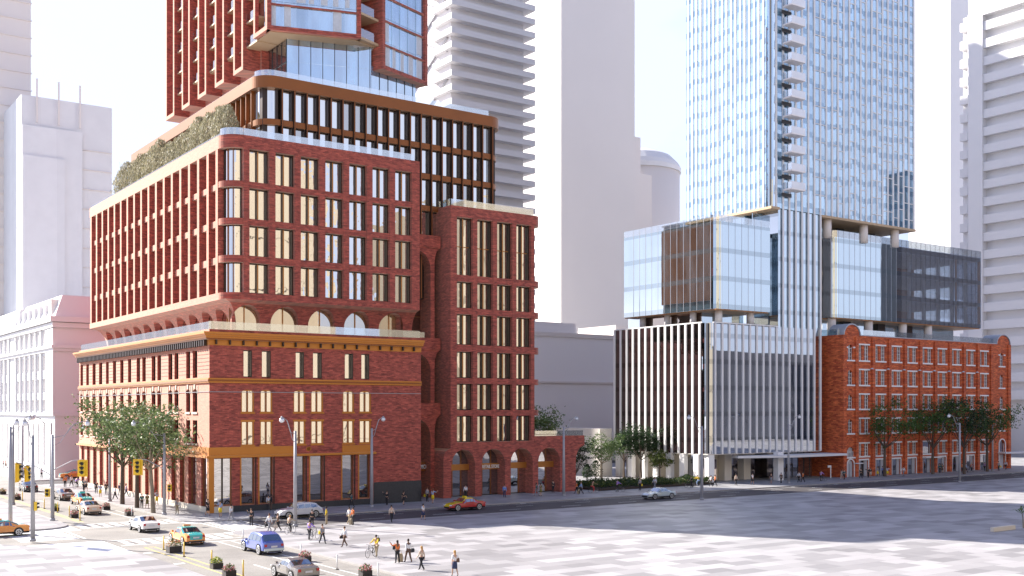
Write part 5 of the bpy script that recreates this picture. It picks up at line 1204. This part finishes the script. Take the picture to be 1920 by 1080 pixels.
def pose(LT=0,LK=0,RT=0,RK=0,LA=(10,10,8),RA=(10,10,8),lean=0,drop=0,woman=False):
    """thigh / knee angles, arms (swing, elbow bend, out) in degrees; the figure faces +Y"""
    v=[];e=[];r=[]
    s=.94 if woman else 1.
    def add(p,rad,par=None):
        v.append(tuple(p)); r.append(rad)
        if par is not None: e.append((par,len(v)-1))
        return len(v)-1
    ln=R(lean); L=lambda y,z:(y+math.sin(ln)*(z-.95),.95+(z-.95)*math.cos(ln))
    def up(x,y,z): a=L(y,z); return Vector((x,a[0],a[1]-drop))
    pel=add(up(0,0,.95),(.135 if woman else .13,.10)); sp=add(up(0,0,1.14),(.105 if woman else .125,.09),pel); ch=add(up(0,0,1.34),(.13 if woman else .155,.10),sp)
    nk=add(up(0,.0,1.50),(.05,.05),ch); hd=add(up(0,.015,1.61),(.072,.092),nk); tp=add(up(0,.0,1.73),(.055,.065),hd)
    J={'pel':pel,'sp':sp,'ch':ch,'nk':nk}
    for sd,(T,K),A in ((-1,(LT,LK),LA),(1,(RT,RK),RA)):
        n='L' if sd<0 else 'R'
        hp=Vector((sd*.09,0,.90-drop)); a=R(T); kn=hp+Vector((sd*.01,math.sin(a)*.43,-math.cos(a)*.43)); b=a-R(K); an=kn+Vector((0,math.sin(b)*.42,-math.cos(b)*.42)); c=b*.3; toe=an+Vector((0,.14*math.cos(c),-.03+.14*math.sin(c)))
        i=add(hp,(.085,.09),pel); J['h'+n]=i; i=add(hp.lerp(kn,.5),.075,i); J['t'+n]=i; i=add(kn,.058,i); J['k'+n]=i; i=add(kn.lerp(an,.4),.05,i); J['c'+n]=i; i=add(an,.038,i); J['a'+n]=i; add(toe,(.035,.028),i)
        sh=up(sd*(.165 if woman else .19),0,1.42); i=add(sh,.052,ch); J['s'+n]=i
        w,bend,out=map(R,A); up_=Vector((sd*math.sin(out),math.sin(w)*math.cos(out),-math.cos(w)*math.cos(out))); el=sh+up_*.29
        w2=w+bend; fo=Vector((sd*math.sin(out*.4),math.sin(w2),-math.cos(w2))).normalized(); wr=el+fo*.25; ha=wr+fo*.07
        i=add(el,.042,i); J['e'+n]=i; i=add(wr,.028,i); J['w'+n]=i; i=add(ha,(.034,.02),i)
        side=Vector((0,1,0)) if abs(fo.y)<.7 else Vector((0,0,1))
        for q,ln_ in ((-1.2,.07),(-.4,.085),(.4,.08),(1.2,.062)):
            add(ha+side*q*.018+fo*ln_-Vector((sd*.012,0,0)),.009,i)
        add(wr+fo*.05+side*.05,.011,J['w'+n])
    return v,e,r,J
def sub(ps,keys,off,cut=None):
    v,e,r,J=ps; ids=[J[k] for k in keys]; m={a:i for i,a in enumerate(ids)}
    vv=[v[a] for a in ids]; ee=[(m[a],m[b]) for a,b in e if a in m and b in m]
    rr=[tuple(x+off for x in (r[a] if isinstance(r[a],tuple) else (r[a],r[a]))) for a in ids]; return vv,ee,rr
AR={}
def archetype(name,long=True,skirt=False,hair='short',**k):
    ps=pose(woman=skirt or hair=='long',**k); body=skinmesh('body',ps[0],ps[1],ps[2],0)
    keys=['pel','sp','ch','sL','sR','eL','eR']+(['wL','wR'] if long else []); a=sub(ps,keys,.016); topm=skinmesh('top',*a,0)
    if skirt:
        g=MB(); v=ps[0]; J=ps[3]; p=Vector(v[J['pel']]); kl,kr=Vector(v[J['kL']]),Vector(v[J['kR']]); mid=(kl+kr)/2; hem=mid+Vector((0,0,.04)); sy=abs(kl.y-kr.y)/2
        rs=[]
        for t,rx,ry in ((0,.145,.115),(.35,.185,.15),(1,.175,.13+sy)):
            c=(p+Vector((0,0,.06))).lerp(hem,t); rs.append([(c.x+rx*math.cos(2*PI*q/12),c.y+ry*math.sin(2*PI*q/12),c.z) for q in range(12)])
        g.rings(rs,'skin'); bot=bpy.data.meshes.new('skirt'); bot.from_pydata(g.v,[],g.f); bot.polygons.foreach_set('use_smooth',[True]*len(g.f))
    else:
        a=sub(ps,['pel','hL','hR','tL','tR','kL','kR','cL','cR','aL','aR'],.017); bot=skinmesh('trousers',*a,0)
    hp=Vector(ps[0][4]); g=MB(); 
    rs=[]
    for j in range(6):
        an=R(-25+115*j/5); q=max(.03,math.cos(an)); rs.append([(hp.x+.088*q*math.cos(2*PI*b/10),hp.y-.022+.103*q*math.sin(2*PI*b/10),hp.z+.045+.115*math.sin(an)) for b in range(10)])
    g.rings(rs,'skin')
    if hair=='long': g.ball((hp.x,hp.y-.075,hp.z-.05),(.075,.045,.15),'skin',8,6)
    hm=bpy.data.meshes.new('hair'); hm.from_pydata(g.v,[],g.f); hm.polygons.foreach_set('use_smooth',[True]*len(g.f))
    body.materials.clear(); body.materials.append(MT['skin']); body.materials.append(MT['shoe'])
    mz=min(x.co.z for x in body.vertices)
    for p in body.polygons: p.material_index=1 if p.center.z<mz+.09 and not k.get('drop') else 0
    for m in (topm,bot,hm): m.materials.clear(); m.materials.append(MT['skin'])
    AR[name]=(body,topm,bot,hm,mz)
archetype('walk',LT=24,LK=8,RT=-14,RK=20,LA=(-16,12,8),RA=(20,18,8))
archetype('walk2',LT=-12,LK=22,RT=22,RK=6,LA=(18,20,8),RA=(-14,10,8),hair='long')
archetype('stand',LT=3,LK=2,RT=-3,RK=2,LA=(4,12,9),RA=(-2,14,9))
archetype('phone',LT=5,LK=3,RT=-5,RK=5,LA=(5,14,8),RA=(55,110,30))
archetype('skirt',LT=14,LK=8,RT=-12,RK=14,LA=(-10,15,10),RA=(16,25,9),skirt=True,hair='long',long=False)
archetype('wave',LT=4,LK=2,RT=-6,RK=6,LA=(8,30,10),RA=(60,60,35),skirt=True,hair='long',long=False)
archetype('wave2',LT=5,LK=2,RT=-6,RK=6,LA=(70,75,30),RA=(5,20,10),hair='long')
archetype('push',LT=16,LK=6,RT=-10,RK=14,LA=(42,25,12),RA=(48,22,10),lean=6)
archetype('ride',LT=72,LK=70,RT=38,RK=52,LA=(62,8,6),RA=(62,8,6),lean=22,drop=-.02)
def person(u,v,label,kind,top,bottom,face=0,hair='hairdark',skin='skin',s=1.0,z=0,grp='people on foot'):
    p=onZ(u,v,z); A=AR[kind]; t=thing('person',label,'person',(p[0],p[1],z-A[4]*s if kind!='ride' else z),R(face),grp); t.scale=(s,s,s)
    for n,me,m in (('body',A[0],skin),('top',A[1],'cloth_'+top),('skirt' if kind in('skirt','wave') else 'trousers',A[2],'cloth_'+bottom),('hair',A[3],'cloth_'+hair)):
        o=bpy.data.objects.new(n,me); COL.objects.link(o); o.parent=t; o.material_slots[0].link='OBJECT'; o.material_slots[0].material=MT[m]
    return t
def bag(u,v,label,col,kind='bag',h=.0,z=0,face=0):
    p=onZ(u,v,z); t=thing(kind,label,kind,(p[0],p[1],z+h),R(face)); g=MB()
    w,d,q=(.20,.08,.30) if kind!='suitcase' else (.21,.12,.62)
    g.rings([[(sx*w*f,sy*d*f,zz) for sx,sy in ((-1,-1),(1,-1),(1,1),(-1,1))] for f,zz in ((.9,0),(1,.05),(.95,q*.8),(.7,q))],'cloth_'+col); local(g,'body',t)
    g=MB(); g.tube([(-w*.5,0,q),(-w*.4,0,q+.16),(w*.4,0,q+.16),(w*.5,0,q)],.014,'cloth_'+col,5); local(g,'handle',t)
def bicycle(u,v,label,face=0,z=0,m='dark_metal'):
    p=onZ(u,v,z); t=thing('bicycle',label,'bicycle',(p[0],p[1],z),R(face)); r=.34
    for x in (-.52,.52):
        g=MB(); g.rings([[(x+(r+b*math.cos(c))*math.cos(a),b*math.sin(c),r+(r+b*math.cos(c))*math.sin(a)-.0) for c in (0,2.1,4.2)] for b in (.02,) for a in [2*PI*j/22 for j in range(23)]],'tyre',caps=False)
        wo=local(g,'wheel',t); g=MB(); 
        for k in range(6): a=PI*k/6; g.tube([(x+r*math.cos(a),0,r+r*math.sin(a)),(x-r*math.cos(a),0,r-r*math.sin(a))],.004,'rim',3)
        local(g,'spokes',wo)
    g=MB(); 
    for a,b in (((-.52,0,r),(-.12,0,.30)),((-.12,0,.30),(-.22,0,.82)),((-.52,0,r),(-.2,0,.72)),((-.12,0,.30),(.36,0,.78)),((-.2,0,.72),(.34,0,.84)),((.52,0,r),(.34,0,.95))): g.tube([a,b],.019,m,6)
    local(g,'frame',t); g=MB(); g.tube([(.30,-.27,.98),(.36,-.15,1.0),(.34,0,.96),(.36,.15,1.0),(.30,.27,.98)],.014,'black_plastic',5); local(g,'handlebar',t)
    g=MB(); g.rings([[(-.34,-.07,.85),(-.34,.07,.85),(-.34,.07,.89),(-.34,-.07,.89)],[(-.1,-.025,.86),(-.1,.025,.86),(-.1,.025,.89),(-.1,-.025,.89)]],'black_plastic'); local(g,'saddle',t)
# face: degrees about Z; 0 looks along +Y (away up the side street), 180 towards the camera side
PL=[(389.5,966.5,'woman in a short black dress standing at the heritage building corner','skirt','black','black',200),
(413,970,'woman in a yellow skirt raising an arm before the corner shop window','wave','lightblue','yellow',150),
(433.6,977,'man in a white shirt walking toward the corner, right of the raised arm woman','walk','white','grey',20),
(471,986,'man in a black suit on the phone standing alone in the crossing','phone','black','black',160),
(505,996.5,'man in a white shirt carrying a dark bag by the white car bonnet','walk','white','grey',110),
(521,996,'woman in a brown jacket carrying a pale paper bag before the white car wheel','walk2','brown','black',80),
(585,988,'woman all in black standing in front of the white car rear door','stand','black','black',170),
(604.5,1019,'person in a dark jacket with a yellow bag on the plaza','walk','grey','black',190),
(612,983.5,'man in a yellow shirt and khaki trousers right of the white car','stand','yellow','khaki',60),
(655,982,'man in a white shirt walking beside an orange topped woman with a brown suitcase','walk','white','khaki',-80),
(662,984.5,'woman in an orange top and black trousers beside the brown suitcase','wave2','orange','black',100),
(646,1025,'man in brown trousers striding with a dark briefcase on the lit plaza','walk','white','brown',95),
(734,979,'woman in a beige top and black trousers at the road edge of the plaza','walk2','beige','black',175),
(793.5,974.6,'woman in a navy skirt at the shaded plaza edge left of the red taxi','skirt','white','navy',190),
(745,1056,'woman in an orange jacket waving with a raised left arm','wave2','orange','black',10),
(765.5,1054,'man in a white shirt and brown trousers carrying a black bag beside the waving woman','walk','white','brown',0),
(790.5,1069,'woman in a beige blouse and black trousers with tied blonde hair near the bottom edge','walk2','beige','black',20),
(852.5,1080,'blonde woman in a white blouse and navy skirt at the bottom edge','skirt','white','navy',0),
(503,956,'man in a white shirt standing against the wall behind the white car','stand','white','khaki',180),
(508.5,957,'person in black with an orange scarf beside the man at the wall','stand','black','brown',90),
(579,949,'person in purple half hidden behind the white car roof','stand','purple','black',180),
(659,950.6,'woman in a teal jacket walking along the granite plinth','walk2','teal','black',-90),
(725.5,947,'man in a black suit on the phone before the dark granite wall','phone','black','black',120),
(757,946.5,'woman in a black skirt walking before the dark granite wall','skirt','black','black',-70),
(801,940.7,'man in a grey jacket with a yellow bag at the recess entrance','stand','grey','black',200),
(811.5,944,'woman in a yellow skirt raising an arm at the recess entrance','wave','lightblue','yellow',-60),
(873,934,'man in a white shirt seen above the red taxi roof','stand','white','black',0),
(946,933,'man in a light blue shirt and navy trousers before the second arch pillar','stand','blue','navy',170),
(1006,930,'woman in a teal coat walking before the third arch','walk2','teal','grey',-90),
(1014,930,'woman in an olive dress walking beside the teal coat woman','skirt','olive','olive',-90),
(1037,923.6,'man in a dark suit leaning before the last arch pier','phone','black','black',180),
(1081.5,925.6,'woman in a rust jacket by the arcade building end with a tan suitcase','walk2','orange','black',60),
(1089.6,926.7,'man in a light blue shirt beside the rust jacketed woman','walk','lightblue','black',60),
(1200,919.6,'man in a grey jacket with a yellow bag before the hedge','stand','grey','black',10),
(1228,916,'man in a white shirt striding with a dark bag before the hedge','walk','white','grey',90),
(1333,911.7,'man in a white shirt walking in the patch of sun under the finned building','walk','white','black',80),
(1340.6,912,'woman in an orange and black outfit in the patch of sun under the fins','walk2','orange','black',80),
(1380,910,'woman in a cream top in the sun patch before the white columns','walk2','beige','black',180),
(1411,908.5,'woman in a black skirt before the front white column','skirt','white','black',180),
(1446,907,'woman in a short dark dress before the glass lobby of the fins','skirt','black','grey',120),
(1464.6,906,'man in a black suit walking left of the lobby lamp post','walk','black','black',100),
(1498,904,'man in a white shirt walking right of the lobby lamp post','walk','white','black',80),
(1505.5,904.5,'woman in an orange top following the man by the lobby glass','walk2','orange','black',80),
(1578.5,899,'pale jacketed person of the pair at the warehouse corner','walk2','beige','beige',-80),
(1583,899.3,'dark green jacketed person of the pair at the warehouse corner','walk','teal','black',-80),
(1614,897,'man in a black suit before the first warehouse bay','walk','black','black',150),
(1628,895.7,'man in a black suit on the phone at the second warehouse bay','phone','black','black',100),
(1632.5,895.5,'woman in a pale dress beside the phoning man','skirt','black','beige',100),
(1645.5,893.8,'person with a yellow skirt left of the blue shirt man','skirt','grey','yellow',180),
(1654.5,892.5,'man in a blue shirt by the first warehouse tree','stand','blue','navy',180),
(1664,893.8,'woman in a yellow skirt raising an arm right of the first warehouse tree','wave','lightblue','yellow',-60),
(1694,893,'man in a white shirt walking alone before the third warehouse bay','walk','white','grey',90),
(1762,887,'person in a teal jacket right of the second warehouse tree','walk','teal','black',-90),
(1767,887,'person in a brown dress beside the teal jacket, before the warehouse','skirt','brown','brown',-90),
(1804,886.3,'person in orange and black beside the third warehouse tree','stand','orange','black',0),
(1811.5,886,'man in a pale blue shirt right of the third warehouse tree','walk','lightblue','black',40),
(1846,883,'man in a purple shirt left of the last warehouse tree','push','purple','black',-90),
(1872.5,882.5,'person in a grey top with a yellow bag before the end arch','stand','grey','black',180),
(1886,880.5,'man in a white shirt striding past the warehouse end corner','walk','white','black',90),
(122,914,'woman in an orange jacket standing at the far pavement corner of the side street','stand','orange','black',0),
(134,912,'man in a white shirt standing beside the orange jacket woman','walk','white','black',20),
(157,920.5,'woman in a teal coat beside the side street taxi signal','walk2','teal','black',180),
(161.5,921,'woman in a dark skirt beside the teal coat woman','skirt','grey','black',180),
(180.5,925.5,'man in a black suit phoning left of the yellow skirt on the west pavement','phone','black','black',180),
(188,932,'woman in a yellow skirt on the west pavement between two dark suits','wave','lightblue','yellow',170),
(199,927,'man in a black suit right of the yellow skirt on the west pavement','stand','black','black',0),
(216,936,'man in a white shirt striding left of the first street tree','walk','white','black',80),
(225,929.5,'man in a dark jacket just behind the first street tree','walk','navy','grey',180),
(236.5,931,'man in a pale blue shirt walking right of the first street tree','walk2','lightblue','navy',-100),
(266,953,'woman in a dark teal coat standing left of the third street tree','stand','teal','black',180),
(276,953,'woman in an olive dress standing left of the third street tree trunk','skirt','olive','olive',180),
(294,947,'woman in a yellow skirt raising an arm right of the third street tree','wave','lightblue','yellow',190),
(332,964,'man in a grey jacket bending an arm right of the corner lamp','phone','grey','khaki',30),
(78,897,'man in a white shirt standing on the sunny far left pavement','stand','white','black',180),
(56,893,'man in a white shirt further up the far left pavement','walk','white','navy',20),
(46,892,'woman in a red orange top on the far left pavement','stand','orange','black',20),
(38,885,'person in black far up the left pavement','stand','black','black',0),
(32,881,'man in a white shirt farthest up the left pavement','stand','white','navy',0),
(6,877,'woman in a dark red top seated group at the left edge','stand','red','black',90),
(11,878,'woman in an orange top in the group at the left edge','skirt','orange','brown',60)]
for a in PL:
    hr='blonde' if 'blonde' in a[2] else random.choice(['hairdark','hairdark','hairbrown'])
    person(*a,hair=hr,skin='skin_dark' if 'waving' in a[2] or 'scarf' in a[2] or 'yellow shirt' in a[2] else 'skin',s=random.uniform(.97,1.04))
for u,v,l,c,k,h in [(500,996,'dark bag held by the white shirt man at the white car bonnet','black','bag',.45),(517,996.5,'pale paper bag held by the brown jacket woman','beige','bag',.3),(601,1018,'yellow bag hanging at the dark jacketed person on the plaza','yellow','bag',.75),(658.5,983.5,'brown suitcase standing between the white shirt man and the orange top woman','khaki','suitcase',0),(641,1022,'black briefcase of the striding man on the lit plaza','black','bag',.55),(750.5,1053,'tan suitcase behind the waving woman in the orange jacket','khaki','suitcase',0),(773,1049,'black bag held by the white shirt man beside the waving woman','black','bag',.55),(741,1050,'small dark shoulder bag of the waving woman','black','bag',.8),(707.5,1042,'black backpack on the back of the yellow shirted cyclist','black','bag',1.12),(856.5,1077,'brown shoulder bag of the blonde woman at the bottom edge','brown','bag',.85),(1084.5,925.6,'tan suitcase by the rust jacketed woman','khaki','suitcase',0),(1203,919.3,'yellow bag held before the hedge','yellow','bag',.6),(797.5,940.5,'yellow bag at the recess entrance','yellow','bag',.6),(1876,882.3,'yellow bag before the warehouse end arch','yellow','bag',.6),(1224.5,915.5,'dark bag of the striding man before the hedge','black','bag',.5)]: bag(u,v,l,c,k,h,face=random.uniform(-30,30))
for u,v,l,top,bot,kd,f in [(541,1001,'red haired cyclist riding a bicycle left of the lamp post','khaki','black','ride',-60),(580,1012,'cyclist in a purple shirt astride a bicycle on the plaza','purple','black','push',-60),(706,1044,'cyclist with a yellow shirt and black backpack standing with a bicycle','yellow','khaki','push',120),(1110,924,'cyclist in a brown top riding past the garden edge','olive','red','ride',-100),(1157,922,'man in a purple shirt pushing a bicycle before the hedge','purple','black','push',-100),(1297,914,'person in black pushing a bicycle left of the plaza lamp post','black','black','push',80),(1310,912,'cyclist with a yellow top behind the plaza lamp post','yellow','lightblue','ride',80),(1539,902,'man in a purple shirt pushing a bicycle before the dark brick side wall','purple','black','push',-90),(1820,885,'cyclist in a red top beside the third warehouse tree','red','black','ride',-90),(142.5,916,'cyclist in purple riding on the far corner of the side street','purple','black','ride',-60)]:
    t=person(u,v,l,kd,top,bot,f,hair='hairdark' if 'red' not in l else 'blonde',grp='people with bicycles')
    p=t.location; a=R(f)+PI/2; off=0 if kd=='ride' else .0
    bx,by=p.x+math.cos(a)*.28,p.y+math.sin(a)*.28
    if kd!='ride': bx+=math.sin(a)*.3; by-=math.cos(a)*.3; 
    b=bicycle(u,v,'bicycle of the '+l.replace(' riding a bicycle','').replace(' pushing a bicycle','').replace(' astride a bicycle','').replace(' standing with a bicycle',''),f+90); bo=[o for o in COL.objects if o.name.startswith('bicycle') and not o.parent][-1]; bo.location=(bx,by,0)
